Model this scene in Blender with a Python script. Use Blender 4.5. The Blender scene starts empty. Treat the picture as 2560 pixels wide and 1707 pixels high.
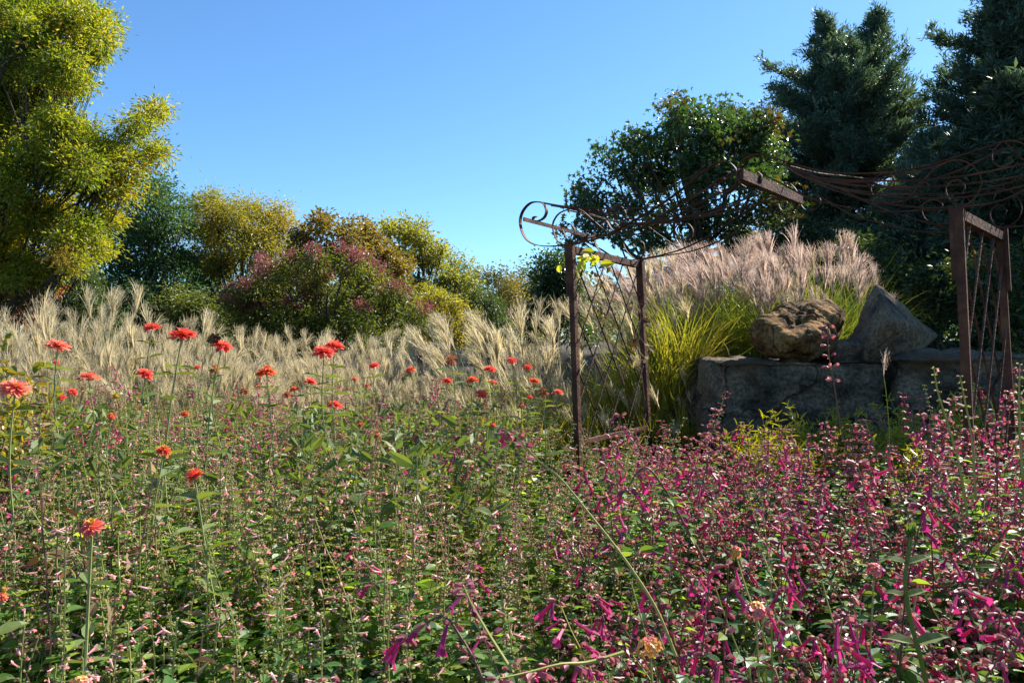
import bpy, bmesh, math
import numpy as np
from mathutils import Vector, Matrix, noise as mnoise

R = math.radians
F, CX, CY, CH = 1960.0, 1280.0, 853.5, 1.4      # focal length in photo pixels, centre, camera height
scene = bpy.context.scene
COL = scene.collection
rng = np.random.default_rng(7)

def W(px, py, Y):
    return np.array([(px - CX) / F * Y, Y, CH - (py - CY) / F * Y])

def sstep(t):
    t = np.clip(t, 0, 1); return t * t * (3 - 2 * t)

def ground_z(x, y):
    x = np.asarray(x, float); y = np.asarray(y, float)
    m = sstep((x - 0.7) / 1.1) * sstep((y - 6.3) / 1.3)
    return 1.12 * m + 0.25 * sstep((x - 2.0) / 3) * sstep((y - 8.5) / 3)

# ------------------------------------------------------------------ mesh helpers
def nrm(v):
    v = np.asarray(v, float)
    return v / np.maximum(np.linalg.norm(v, axis=-1, keepdims=True), 1e-9)

class Geo:
    def __init__(s): s.V = []; s.Fs = []; s.n = 0
    def add(s, V, faces, mat=0):
        V = np.asarray(V, float).reshape(-1, 3)
        if len(V) == 0: return
        s.V.append(V)
        s.Fs.append((np.asarray(faces, np.int64) + s.n, mat)); s.n += len(V)
    def merge(s, o):
        for V in o.V: s.V.append(V)
        for f, m in o.Fs: s.Fs.append((f + s.n, m))
        s.n += o.n
    def remap(s, k):
        s.Fs = [(f, m + k) for f, m in s.Fs]; return s
    def shift(s, v):
        s.V = [a + np.asarray(v) for a in s.V]; return s
    def mesh(s, name, mats, smooth=False):
        me = bpy.data.meshes.new(name)
        V = np.concatenate(s.V) if s.V else np.zeros((0, 3))
        me.vertices.add(len(V)); me.vertices.foreach_set('co', V.astype(np.float32).ravel())
        loops = np.concatenate([f.ravel() for f, m in s.Fs]) if s.Fs else np.zeros(0, int)
        tot = np.concatenate([np.full(len(f), f.shape[1]) for f, m in s.Fs])
        mi = np.concatenate([np.full(len(f), m) for f, m in s.Fs])
        me.loops.add(len(loops)); me.loops.foreach_set('vertex_index', loops.astype(np.int32))
        me.polygons.add(len(tot))
        st = np.concatenate([[0], np.cumsum(tot)[:-1]])
        me.polygons.foreach_set('loop_start', st.astype(np.int32))
        me.polygons.foreach_set('loop_total', tot.astype(np.int32))
        me.polygons.foreach_set('material_index', mi.astype(np.int32))
        me.polygons.foreach_set('use_smooth', np.full(len(tot), smooth))
        for m in mats: me.materials.append(m)
        me.update(calc_edges=True)
        return me
    def obj(s, name, mats, parent=None, smooth=False):
        o = bpy.data.objects.new(name, s.mesh(name, mats, smooth)); COL.objects.link(o)
        if parent: o.parent = parent
        return o

def tag(o, label, cat, group=None, kind=None):
    if label: o['label'] = label
    if cat: o['category'] = cat
    if group: o['group'] = group
    if kind: o['kind'] = kind
    return o
def empty(name, loc, label=None, cat=None, group=None, rz=0.0, s=1.0):
    o = bpy.data.objects.new(name, None); COL.objects.link(o)
    o.empty_display_size = 0.05
    o.location = [float(c) for c in loc]; o.rotation_euler = (0, 0, rz); o.scale = (s, s, s)
    return tag(o, label, cat, group)
def dup(root, loc, rz, s, label=None):
    r = root.copy(); COL.objects.link(r); r.location = [float(c) for c in loc]
    r.rotation_euler = (0, 0, rz); r.scale = s if hasattr(s, '__len__') else (s, s, s)
    if label: r['label'] = label
    for ch in list(root.children):
        c = ch.copy(); COL.objects.link(c); c.parent = r
        for g in list(ch.children):
            d = g.copy(); COL.objects.link(d); d.parent = c
    return r

# base shapes: local x = width, y = length, z = normal
def shape(v, *faces): return (np.array(v, float), [np.array(f) for f in faces])
LEAF_Q = shape([(0,0,0),(.5,.42,.10),(0,1,-.06),(-.5,.42,.10)], [(0,1,2),(0,2,3)])
LEAF_N = shape([(0,0,0),(.36,.18,.06),(0,.2,-.02),(-.36,.18,.06),(.5,.45,.05),(0,.5,-.05),(-.5,.45,.05),
                (.3,.76,-.03),(0,.78,-.10),(-.3,.76,-.03),(0,1,-.2)],
               [(0,1,2),(0,2,3),(7,10,8),(8,10,9)], [(1,4,5,2),(2,5,6,3),(4,7,8,5),(5,8,9,6)])
PETAL = shape([(-.22,0,0),(.22,0,0),(.42,.35,.05),(-.42,.35,.05),(.5,.72,.03),(-.5,.72,.03),(.26,1,-.06),(-.26,1,-.06),(0,.5,-.04),(0,1.03,-.10)],
              [(0,1,8),(1,2,8),(2,4,8),(3,0,8),(5,3,8),(4,9,8),(9,5,8),(4,6,9),(7,5,9)])
SPIN = shape([(0,0,0),(.5,.45,0),(0,.45,.5),(-.5,.45,0),(0,.45,-.5),(0,1,0)],
             [(0,1,2),(0,2,3),(0,3,4),(0,4,1),(5,2,1),(5,3,2),(5,4,3),(5,1,4)])
def _bell():   # calyx: narrow at the stem, open and split into lips at the mouth
    v=[(0,0,0)]; f=[]
    for k in range(5):
        a=2*math.pi*k/5; v.append((.32*math.cos(a),.35,.32*math.sin(a)))
    for k in range(5):
        a=2*math.pi*k/5; v.append((.42*math.cos(a),.75+(.25 if k in(0,2,3) else 0),.42*math.sin(a)))
    t=[(0,1+k,1+(k+1)%5) for k in range(5)]; q=[(1+k,6+k,6+(k+1)%5,1+(k+1)%5) for k in range(5)]
    return shape(v,t,q)
BELL = _bell()
def _trumpet():  # tubular flower with an upper hood and a spreading lower lip
    v=[]; q=[]; n=5
    for r,y in ((.10,0),(.16,.35),(.2,.7),(.26,.84)):
        for k in range(n):
            a=2*math.pi*k/n+.3; v.append((r*math.cos(a),y,r*math.sin(a)))
    for s in range(3):
        for k in range(n): q.append((s*n+k,s*n+(k+1)%n,(s+1)*n+(k+1)%n,(s+1)*n+k))
    b=len(v)
    v+=[(-.2,.8,.2),(.2,.8,.2),(.16,1.12,.26),(-.16,1.12,.26)]; q.append((b,b+1,b+2,b+3))
    b=len(v)
    v+=[(-.2,.8,-.2),(.2,.8,-.2),(.42,1.0,-.48),(-.42,1.0,-.48)]; q.append((b,b+1,b+2,b+3))
    return shape(v,q)
TRUMPET = _trumpet()
def _star():
    pts=[]
    for k in range(10):
        a=math.pi*(-.5+k/5)+.0
        r=(.55 if k%2==0 else .24)
        if k==0: r=.12
        pts.append((r*math.cos(a), .45+r*math.sin(a), .05 if k%2 else -.06))
    v=[(0,.45,.03)]+pts
    return shape(v,[(0,1+k,1+(k+1)%10) for k in range(10)])
STAR = _star()

def scatter(g, base, P, D, N, S, mat=0):
    bv, bfs = base
    P = np.asarray(P, float).reshape(-1,3); n = len(P)
    if n == 0: return
    D = nrm(np.broadcast_to(D,(n,3))); N = np.broadcast_to(N,(n,3))
    X = np.cross(D, N); bad = np.linalg.norm(X,axis=1) < 1e-4
    X[bad] = np.cross(D[bad], np.array([.3,.5,.8])); X = nrm(X); Z = np.cross(X, D)
    S = np.asarray(S, float)
    if S.ndim == 0: S = np.full((n,3), float(S))
    elif S.ndim == 1: S = np.repeat(S[:,None],3,1)
    V = P[:,None] + (S[:,0,None,None]*bv[None,:,0,None])*X[:,None] + (S[:,1,None,None]*bv[None,:,1,None])*D[:,None] + (S[:,2,None,None]*bv[None,:,2,None])*Z[:,None]
    k = len(bv); off = (np.arange(n)*k)
    base_n = g.n; g.V.append(V.reshape(-1,3)); g.n += n*k
    for f in bfs:
        g.Fs.append(((f[None]+off[:,None,None]).reshape(-1,f.shape[1]) + base_n, mat))

def tubes(g, paths, rad, sides=4, mat=0, cap=True):
    paths = np.asarray(paths, float)
    if paths.ndim == 2: paths = paths[None]
    n,k,_ = paths.shape
    rad = np.broadcast_to(np.asarray(rad,float),(n,k))
    T = nrm(np.gradient(paths,axis=1)); 
    ref = np.where(np.abs(T[...,2:3])<.8, np.array([0,0,1.]), np.array([1.,0,0]))
    ref = np.broadcast_to(ref[:,:1],T.shape) + 0*T
    A = nrm(np.cross(T,ref)); B = np.cross(T,A)
    an = 2*np.pi*np.arange(sides)/sides
    V = paths[:,:,None] + rad[:,:,None,None]*(np.cos(an)[:,None]*A[:,:,None]+np.sin(an)[:,None]*B[:,:,None])
    idx = np.arange(n*k*sides).reshape(n,k,sides)
    a = idx[:,:-1]; b = idx[:,1:]
    q = np.stack([a,np.roll(a,-1,2),np.roll(b,-1,2),b],-1).reshape(-1,4)
    g.add(V,q,mat)
    if cap:
        c = idx[:,-1]
        g.Fs.append(((c+ (g.n-n*k*sides)).reshape(n,sides),mat))
        c = idx[:,0,::-1]
        g.Fs.append(((c+ (g.n-n*k*sides)).reshape(n,sides),mat))

def strips(g, P, az, L, tilt, bend, w, segs=6, mat=0, taper=.9, prof=None, twist=0.0, up=None):
    """n flat blades: start tilt from vertical, total bend along length"""
    n = len(P); t = np.linspace(0,1,segs+1)
    th = tilt[:,None] + bend[:,None]*t[None]**1.3
    ds = (L/segs)[:,None]
    dx = np.sin(th)*ds; dz = np.cos(th)*ds
    hx = np.concatenate([np.zeros((n,1)),np.cumsum(dx[:,:-1],1)],1)
    hz = np.concatenate([np.zeros((n,1)),np.cumsum(dz[:,:-1],1)],1)
    C = P[:,None] + hx[...,None]*np.stack([np.cos(az),np.sin(az),0*az],-1)[:,None] + hz[...,None]*np.array([0,0,1.])
    ta = az[:,None] + np.pi/2 + twist*(rng.random((n,1))-.5)*(.3+t[None])
    Wd = np.stack([np.cos(ta),np.sin(ta),0*ta],-1)
    pr = prof(t) if prof else (1-taper*t)
    hw = .5*w[:,None]*pr[None]
    V = np.stack([C-hw[...,None]*Wd, C+hw[...,None]*Wd],2)
    idx = np.arange(n*(segs+1)*2).reshape(n,segs+1,2)
    q = np.stack([idx[:,:-1,0],idx[:,:-1,1],idx[:,1:,1],idx[:,1:,0]],-1).reshape(-1,4)
    g.add(V,q,mat)
    return C

def catmull(pts, per=6):
    p = np.asarray(pts,float); p = np.vstack([2*p[0]-p[1],p,2*p[-1]-p[-2]]); out=[]
    for i in range(1,len(p)-2):
        for t in np.arange(per)/per:
            a,b,c,d = p[i-1],p[i],p[i+1],p[i+2]
            out.append(.5*((2*b)+(-a+c)*t+(2*a-5*b+4*c-d)*t*t+(-a+3*b-3*c+d)*t**3))
    out.append(p[-2]); return np.array(out)

def flatbar(g, path, axis, w, th, mat=0):
    path=np.asarray(path,float); T=nrm(np.gradient(path,axis=0)); ax=nrm(np.asarray(axis,float))
    Nn=nrm(np.cross(T,ax)); k=len(path)
    V=np.stack([path+ax*w/2+Nn*th/2, path-ax*w/2+Nn*th/2, path-ax*w/2-Nn*th/2, path+ax*w/2-Nn*th/2],1)
    idx=np.arange(k*4).reshape(k,4); a=idx[:-1]; b=idx[1:]
    q=np.stack([a,np.roll(a,-1,1),np.roll(b,-1,1),b],-1).reshape(-1,4)
    g.add(V,np.vstack([q,[idx[0,::-1]],[idx[-1]]]),mat)
def beam(g, p, q, axis, w, h, mat=0):
    flatbar(g,np.array([p,q]),axis,w,h,mat)

def rdir(n, up=0.0, r=None):
    r = r or rng
    v = r.normal(size=(n,3)); v = nrm(v); v[:,2]+=up; return nrm(v)

# ------------------------------------------------------------------ materials
def hexlin(c): return tuple(c)+(1.0,)
def mat_leaf(name, cols, trans=.35, tint=(1.5,1.45,.55), rough=.45, spec=.5, nscale=.8, nmix=.4):
    m=bpy.data.materials.new(name); m.use_nodes=True; nt=m.node_tree; N=nt.nodes; L=nt.links; N.clear()
    out=N.new('ShaderNodeOutputMaterial'); pr=N.new('ShaderNodeBsdfPrincipled')
    geo=N.new('ShaderNodeNewGeometry'); tc=N.new('ShaderNodeTexCoord'); nz=N.new('ShaderNodeTexNoise')
    nz.inputs['Scale'].default_value=nscale; nz.inputs['Detail'].default_value=3
    L.new(tc.outputs['Object'],nz.inputs['Vector'])
    st=N.new('ShaderNodeMapRange'); st.inputs['From Min'].default_value=.3; st.inputs['From Max'].default_value=.7
    L.new(nz.outputs['Fac'],st.inputs['Value'])
    mx=N.new('ShaderNodeMix'); mx.data_type='FLOAT'; mx.inputs[0].default_value=nmix
    L.new(geo.outputs['Random Per Island'],mx.inputs[2]); L.new(st.outputs['Result'],mx.inputs[3])
    cr=N.new('ShaderNodeValToRGB'); el=cr.color_ramp.elements
    while len(el)<len(cols): el.new(.5)
    for i,c in enumerate(cols): el[i].position=.12+.76*i/max(1,len(cols)-1); el[i].color=tuple(c)+(1,)
    L.new(mx.outputs[0],cr.inputs['Fac'])
    L.new(cr.outputs['Color'],pr.inputs['Base Color'])
    pr.inputs['Roughness'].default_value=rough; pr.inputs['Specular IOR Level'].default_value=spec
    if trans>0:
        tr=N.new('ShaderNodeBsdfTranslucent'); mu=N.new('ShaderNodeMix'); mu.data_type='RGBA'; mu.blend_type='MULTIPLY'
        mu.inputs[0].default_value=1; mu.inputs[7].default_value=tuple(tint)+(1,); L.new(cr.outputs['Color'],mu.inputs[6])
        L.new(mu.outputs[2],tr.inputs['Color']); ms=N.new('ShaderNodeMixShader'); ms.inputs[0].default_value=trans
        L.new(pr.outputs[0],ms.inputs[1]); L.new(tr.outputs[0],ms.inputs[2]); L.new(ms.outputs[0],out.inputs['Surface'])
    else: L.new(pr.outputs[0],out.inputs['Surface'])
    return m
def mat_noise(name, cols, scale=4, rough=.8, bump=.3, bscale=20, spec=.3, detail=6, stretch=(1,1,1)):
    m=bpy.data.materials.new(name); m.use_nodes=True; nt=m.node_tree; N=nt.nodes; L=nt.links
    pr=N['Principled BSDF']; tc=N.new('ShaderNodeTexCoord'); mp=N.new('ShaderNodeMapping'); mp.inputs['Scale'].default_value=stretch
    L.new(tc.outputs['Object'],mp.inputs['Vector'])
    nz=N.new('ShaderNodeTexNoise'); nz.inputs['Scale'].default_value=scale; nz.inputs['Detail'].default_value=detail; nz.inputs['Roughness'].default_value=.65
    L.new(mp.outputs[0],nz.inputs['Vector'])
    cr=N.new('ShaderNodeValToRGB'); el=cr.color_ramp.elements
    while len(el)<len(cols): el.new(.5)
    for i,c in enumerate(cols): el[i].position=.3+.4*i/max(1,len(cols)-1); el[i].color=tuple(c)+(1,)
    L.new(nz.outputs['Fac'],cr.inputs['Fac']); L.new(cr.outputs['Color'],pr.inputs['Base Color'])
    pr.inputs['Roughness'].default_value=rough; pr.inputs['Specular IOR Level'].default_value=spec
    if bump:
        n2=N.new('ShaderNodeTexNoise'); n2.inputs['Scale'].default_value=bscale; n2.inputs['Detail'].default_value=8; L.new(mp.outputs[0],n2.inputs['Vector'])
        bp=N.new('ShaderNodeBump'); bp.inputs['Strength'].default_value=bump; bp.inputs['Distance'].default_value=.05 if 'rock' in name else .02
        L.new(n2.outputs['Fac'],bp.inputs['Height']); L.new(bp.outputs['Normal'],pr.inputs['Normal'])
    return m

def rock_detail(m,scale,stretch,dark,stain,soft):
    nt=m.node_tree; N=nt.nodes; L=nt.links; pr=N['Principled BSDF']; tc=N.new('ShaderNodeTexCoord'); mp=N.new('ShaderNodeMapping'); mp.inputs['Scale'].default_value=stretch
    nz=N.new('ShaderNodeTexNoise'); nz.inputs['Scale'].default_value=2.5; nz.inputs['Detail'].default_value=5
    L.new(tc.outputs['Object'],nz.inputs['Vector']); ad=N.new('ShaderNodeMix'); ad.data_type='RGBA'; ad.blend_type='LINEAR_LIGHT'; ad.inputs[0].default_value=.3
    L.new(tc.outputs['Object'],ad.inputs[6]); L.new(nz.outputs['Color'],ad.inputs[7]); L.new(ad.outputs[2],mp.inputs['Vector'])
    vo=N.new('ShaderNodeTexVoronoi'); vo.feature='DISTANCE_TO_EDGE'; vo.inputs['Scale'].default_value=scale; L.new(mp.outputs[0],vo.inputs['Vector'])
    cr=N.new('ShaderNodeMapRange'); cr.inputs['From Max'].default_value=.02; cr.inputs['To Min'].default_value=soft; L.new(vo.outputs['Distance'],cr.inputs['Value'])
    old=pr.inputs['Base Color'].links[0].from_socket; mx=N.new('ShaderNodeMix'); mx.data_type='RGBA'; L.new(cr.outputs['Result'],mx.inputs[0]); mx.inputs[6].default_value=dark+(1,); 
    n2=N.new('ShaderNodeTexNoise'); n2.inputs['Scale'].default_value=38; n2.inputs['Detail'].default_value=6; L.new(tc.outputs['Object'],n2.inputs['Vector'])
    r2=N.new('ShaderNodeMapRange'); r2.inputs['From Min'].default_value=.35; r2.inputs['From Max'].default_value=.65; r2.inputs['To Min'].default_value=.55; r2.inputs['To Max'].default_value=1.35; L.new(n2.outputs['Fac'],r2.inputs['Value'])
    mu=N.new('ShaderNodeMix'); mu.data_type='RGBA'; mu.blend_type='MULTIPLY'; mu.inputs[0].default_value=1; L.new(old,mu.inputs[6]); L.new(r2.outputs['Result'],mu.inputs[7])
    n3=N.new('ShaderNodeTexNoise'); n3.inputs['Scale'].default_value=1.6; n3.inputs['Detail'].default_value=4; L.new(tc.outputs['Object'],n3.inputs['Vector'])
    r3=N.new('ShaderNodeMapRange'); r3.inputs['From Min'].default_value=.52; r3.inputs['From Max'].default_value=.66; L.new(n3.outputs['Fac'],r3.inputs['Value'])
    st=N.new('ShaderNodeMix'); st.data_type='RGBA'; st.inputs[7].default_value=stain+(1,); f=N.new('ShaderNodeMath'); f.operation='MULTIPLY'; f.inputs[1].default_value=.6; L.new(r3.outputs['Result'],f.inputs[0]); L.new(f.outputs[0],st.inputs[0]); L.new(mu.outputs[2],st.inputs[6])
    L.new(st.outputs[2],mx.inputs[7]); L.new(mx.outputs[2],pr.inputs['Base Color'])
    b2=N.new('ShaderNodeBump'); b2.inputs['Strength'].default_value=.9; b2.inputs['Distance'].default_value=.03; L.new(cr.outputs['Result'],b2.inputs['Height'])
    ob=pr.inputs['Normal'].links[0].from_socket; L.new(ob,b2.inputs['Normal']); L.new(b2.outputs['Normal'],pr.inputs['Normal'])
M={}
M['soil']=mat_noise('soil',[(.018,.012,.008),(.05,.035,.022),(.075,.06,.03)],3,.95,.6,30)
M['bark']=mat_noise('bark',[(.035,.026,.02),(.09,.07,.055)],6,.9,.6,25,stretch=(1,1,.25))
M['bark_grey']=mat_noise('bark_grey',[(.08,.07,.06),(.17,.15,.13)],6,.9,.5,25,stretch=(1,1,.25))
M['rust']=mat_noise('rust',[(.030,.013,.008),(.075,.030,.017),(.16,.07,.038)],5,.7,.4,45,spec=.2)
M['rock_tan']=mat_noise('rock_tan',[(.022,.016,.012),(.12,.065,.026),(.27,.155,.06),(.07,.045,.028)],3.0,.95,1.0,10,spec=.1)
M['rock_grey']=mat_noise('rock_grey',[(.035,.030,.025),(.12,.095,.066),(.21,.15,.085),(.10,.085,.066)],2.6,.95,1.0,9,spec=.1)
M['rock_slab']=mat_noise('rock_slab',[(.020,.016,.012),(.07,.056,.040),(.17,.13,.085),(.06,.05,.04)],2.6,.95,1.0,9,spec=.1,stretch=(1,1,1.5))
rock_detail(M['rock_tan'],1.6,(1,1,.6),(.03,.02,.012),(.05,.042,.035),.45)
rock_detail(M['rock_grey'],1.1,(1,1,.5),(.03,.025,.02),(.15,.095,.05),.75)
rock_detail(M['rock_slab'],.95,(1.0,1,1.3),(.012,.010,.008),(.115,.075,.04),.4)
# leaves
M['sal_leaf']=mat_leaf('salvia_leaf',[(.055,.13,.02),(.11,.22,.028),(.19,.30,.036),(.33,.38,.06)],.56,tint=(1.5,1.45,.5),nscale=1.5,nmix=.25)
M['sal_leaf_shade']=mat_leaf('salvia_leaf_shade',[(.03,.09,.02),(.05,.13,.024),(.085,.18,.03),(.16,.23,.038)],.45,rough=.5,nscale=1.5,nmix=.25)  # same salvia leaf for the front rows, with shade put into its colour
M['sal_stem']=mat_leaf('salvia_stem',[(.20,.26,.06),(.30,.31,.09),(.22,.16,.08)],.2)
M['calyx_green']=mat_leaf('calyx_green',[(.16,.24,.06),(.25,.31,.10),(.36,.35,.17),(.42,.32,.25)],.48,tint=(1.3,1.25,.75))
M['calyx_mauve']=mat_leaf('calyx_mauve',[(.26,.09,.13),(.36,.16,.15),(.42,.25,.18),(.22,.07,.13)],.42,tint=(1.4,1.0,.95))
M['pet_pink']=mat_leaf('petal_pale_pink',[(.75,.36,.38),(.80,.48,.45),(.75,.28,.32)],.3,tint=(1,.95,.95),rough=.5,spec=.3)
M['pet_coral']=mat_leaf('petal_coral_lip',[(.75,.16,.13),(.8,.25,.2)],.3,tint=(1.1,1,.9),rough=.5,spec=.3)
M['mag_leaf']=mat_leaf('magenta_salvia_leaf',[(.04,.10,.026),(.07,.15,.03),(.12,.21,.038),(.22,.29,.05)],.5,rough=.5,spec=.45,nscale=1.5,nmix=.25)
M['mag_stem']=mat_leaf('magenta_salvia_stem',[(.10,.04,.035),(.16,.075,.05),(.17,.15,.06)],.1)
M['mag_stem_green']=mat_leaf('magenta_salvia_green_stem',[(.34,.34,.07),(.42,.38,.10)],.1)
M['mag_calyx']=mat_leaf('magenta_calyx',[(.21,.055,.095),(.34,.12,.135),(.43,.21,.175),(.45,.29,.19)],.42,tint=(1.35,.95,1.0))
M['mag_pet']=mat_leaf('magenta_petal',[(.40,.03,.15),(.56,.05,.20),(.32,.03,.16),(.60,.09,.20)],.42,tint=(1.4,.8,1.1),rough=.5,spec=.3)
M['zin_leaf']=mat_leaf('zinnia_leaf',[(.08,.135,.03),(.13,.18,.04),(.19,.22,.05)],.42,tint=(1.4,1.3,.55),rough=.55)
M['zin_stem']=mat_leaf('zinnia_stem',[(.22,.27,.08),(.30,.30,.11)],.1)
M['zin_red']=mat_leaf('zinnia_coral_red',[(.76,.095,.07),(.84,.15,.115)],.38,tint=(1.2,1.1,.9),rough=.55,spec=.25,nmix=.2)
M['zin_salmon']=mat_leaf('zinnia_salmon',[(.78,.17,.115),(.82,.27,.19)],.34,tint=(1.15,1.05,.9),rough=.55,spec=.25,nmix=.2)
M['zin_orange']=mat_leaf('zinnia_orange',[(.74,.12,.05),(.80,.20,.09)],.34,tint=(1.15,1.05,.9),rough=.55,spec=.25,nmix=.2)
M['zin_aged']=mat_leaf('zinnia_aged',[(.42,.10,.045),(.55,.19,.10),(.30,.12,.06)],.3,tint=(1.2,1.0,.8),rough=.7,spec=.2)
M['zin_dead']=mat_leaf('zinnia_dead',[(.10,.05,.028),(.2,.10,.055)],.2,tint=(1.2,1.0,.8),rough=.8,spec=.2)
M['zin_mid']=mat_leaf('zinnia_center',[(.60,.32,.02),(.70,.45,.03)],.1,rough=.7)
M['dry_leaf']=mat_leaf('dry_leaf',[(.10,.055,.03),(.26,.17,.09),(.45,.38,.24)],.35,tint=(1.3,1.1,.7),rough=.8,spec=.2,nmix=.1)
M['yel_leaf']=mat_leaf('yellow_leaf',[(.16,.20,.025),(.26,.27,.03),(.42,.30,.025),(.12,.17,.03)],.42,nmix=.15,tint=(1.4,1.2,.5))
M['gold_leaf']=mat_leaf('gold_narrow_leaf',[(.20,.22,.02),(.34,.33,.025),(.42,.36,.03),(.13,.18,.02)],.4,tint=(1.3,1.25,.5))
M['vine_leaf']=mat_leaf('vine_leaf',[(.42,.46,.03),(.5,.5,.05)],.5,tint=(1.4,1.3,.5))
M['lan_leaf']=mat_leaf('lantana_leaf',[(.035,.085,.02),(.06,.13,.025)],.3)
M['lan_pink']=mat_leaf('lantana_pink',[(.72,.14,.16),(.78,.28,.2)],.25,tint=(1.1,1,.95))
M['lan_gold']=mat_leaf('lantana_gold',[(.78,.36,.06),(.78,.5,.18)],.25,tint=(1.1,1,.95))
M['blade_gold']=mat_leaf('grass_blade_gold',[(.12,.16,.02),(.24,.26,.03),(.36,.32,.05),(.42,.34,.09)],.45,tint=(1.35,1.25,.5))
M['blade_green']=mat_leaf('grass_blade_green',[(.07,.12,.02),(.13,.20,.025),(.22,.26,.035),(.30,.28,.06)],.45,tint=(1.4,1.3,.5))
M['blade_dry']=mat_leaf('grass_blade_dry',[(.16,.17,.05),(.30,.26,.12),(.42,.34,.18)],.4,tint=(1.2,1.1,.75))
M['stalk']=mat_leaf('grass_stalk',[(.25,.20,.09),(.34,.27,.14)],.2,tint=(1.1,1,.8))
M['plume_tan']=mat_leaf('plume_tan',[(.44,.37,.23),(.55,.48,.32),(.66,.60,.44)],.5,tint=(1.15,1.08,.9),rough=.7,spec=.2)
M['plume_pink']=mat_leaf('plume_pink',[(.36,.26,.21),(.48,.39,.33),(.60,.53,.46)],.5,tint=(1.15,1.03,.95),rough=.7,spec=.2)
# trees
M['t_elm']=mat_leaf('elm_leaf',[(.085,.145,.016),(.17,.22,.02),(.29,.29,.026),(.42,.32,.032)],.58,nscale=.7,nmix=.5)
M['t_elm_tip']=mat_leaf('elm_tip_leaf',[(.15,.13,.015),(.24,.15,.02),(.26,.11,.025)],.45)
M['t_oak']=mat_leaf('oak_leaf',[(.035,.08,.026),(.06,.12,.036),(.10,.17,.05)],.4,rough=.5,spec=.5,nscale=.5)
M['t_willow']=mat_leaf('willow_leaf',[(.12,.15,.025),(.22,.22,.032),(.34,.28,.042),(.38,.26,.035)],.52,nscale=.4,nmix=.55)
M['t_yellow']=mat_leaf('yellow_tree_leaf',[(.15,.175,.03),(.26,.26,.036),(.37,.32,.045)],.48,nscale=.4)
M['t_brown']=mat_leaf('brown_tree_leaf',[(.11,.10,.03),(.19,.145,.035),(.26,.17,.04),(.16,.15,.035)],.42,nscale=.5)
M['t_shrub']=mat_leaf('shrub_leaf',[(.06,.09,.018),(.12,.145,.025),(.19,.19,.032)],.44,nscale=.8)
M['t_maroon']=mat_leaf('maroon_bract',[(.17,.04,.055),(.26,.08,.085),(.32,.13,.11)],.36,tint=(1.3,1,1))
M['t_far']=mat_leaf('far_wood_leaf',[(.09,.095,.04),(.17,.15,.05),(.24,.19,.05),(.17,.11,.05)],.4,nscale=.25,nmix=.6)
M['t_maple']=mat_leaf('maple_leaf',[(.026,.06,.02),(.045,.092,.026),(.085,.145,.034)],.42,rough=.33,spec=.7,nscale=.6)
M['t_maple_tip']=mat_leaf('maple_tip_leaf',[(.05,.07,.015),(.10,.09,.02),(.12,.06,.02)],.4,rough=.35,spec=.6)
M['t_cedar']=mat_leaf('cedar_spray',[(.048,.09,.062),(.08,.13,.085),(.115,.165,.10)],.36,tint=(1.4,1.4,.7),rough=.42,spec=.8,nscale=.6)
M['t_pine']=mat_leaf('pine_needle',[(.028,.055,.032),(.05,.085,.045),(.085,.115,.055)],.2,tint=(1.4,1.4,.7),rough=.5)
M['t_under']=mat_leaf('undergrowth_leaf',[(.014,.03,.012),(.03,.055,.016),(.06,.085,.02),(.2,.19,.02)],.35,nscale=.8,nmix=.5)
M['t_red']=mat_leaf('red_autumn_leaf',[(.24,.05,.025),(.34,.12,.035),(.30,.20,.04)],.4,tint=(1.3,1.1,.8))
M['t_bush']=mat_leaf('light_bush_leaf',[(.05,.085,.02),(.085,.125,.03)],.38)

# ------------------------------------------------------------------ world, sun, camera
SUN_EL, SUN_AZ = R(40), R(53.6)          # azimuth measured right of the view direction (+Y)
world=bpy.data.worlds.new('World'); scene.world=world; world.use_nodes=True
wn=world.node_tree.nodes; bg=wn['Background']; sky=wn.new('ShaderNodeTexSky'); sky.sky_type='NISHITA'
sky.sun_disc=False; sky.sun_elevation=SUN_EL; sky.sun_rotation=SUN_AZ; sky.altitude=300; sky.air_density=1.0; sky.dust_density=.35; sky.ozone_density=1.6
grade=wn.new('ShaderNodeMix'); grade.data_type='RGBA'; grade.blend_type='MULTIPLY'; grade.inputs[0].default_value=1; grade.inputs[7].default_value=(.85,1.29,1.66,1)
world.node_tree.links.new(sky.outputs[0],grade.inputs[6]); world.node_tree.links.new(grade.outputs[2],bg.inputs['Color']); bg.inputs['Strength'].default_value=.05
sd=bpy.data.lights.new('sun','SUN'); sd.energy=5.0; sd.angle=R(.53); sd.color=(1,.95,.87)
so=bpy.data.objects.new('sun',sd); COL.objects.link(so)
sdir=Vector((math.sin(SUN_AZ)*math.cos(SUN_EL),math.cos(SUN_AZ)*math.cos(SUN_EL),math.sin(SUN_EL)))
so.rotation_euler=(-sdir).to_track_quat('-Z','Y').to_euler(); so.location=(6,4,14)
cd=bpy.data.cameras.new('camera'); cam=bpy.data.objects.new('camera',cd); COL.objects.link(cam)
cd.sensor_width=36; cd.lens=36*F/2560; cd.clip_start=.05; cd.clip_end=2000
cam.location=(0,0,CH); cam.rotation_euler=(R(90),0,0); scene.camera=cam
scene.view_settings.view_transform='Standard'; scene.view_settings.look='None'; scene.view_settings.exposure=1.35; scene.view_settings.gamma=1
cy=scene.cycles; cy.max_bounces=6; cy.diffuse_bounces=3; cy.glossy_bounces=2; cy.transmission_bounces=4; cy.transparent_max_bounces=4
cy.sample_clamp_indirect=6; cy.use_denoising=True

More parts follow.
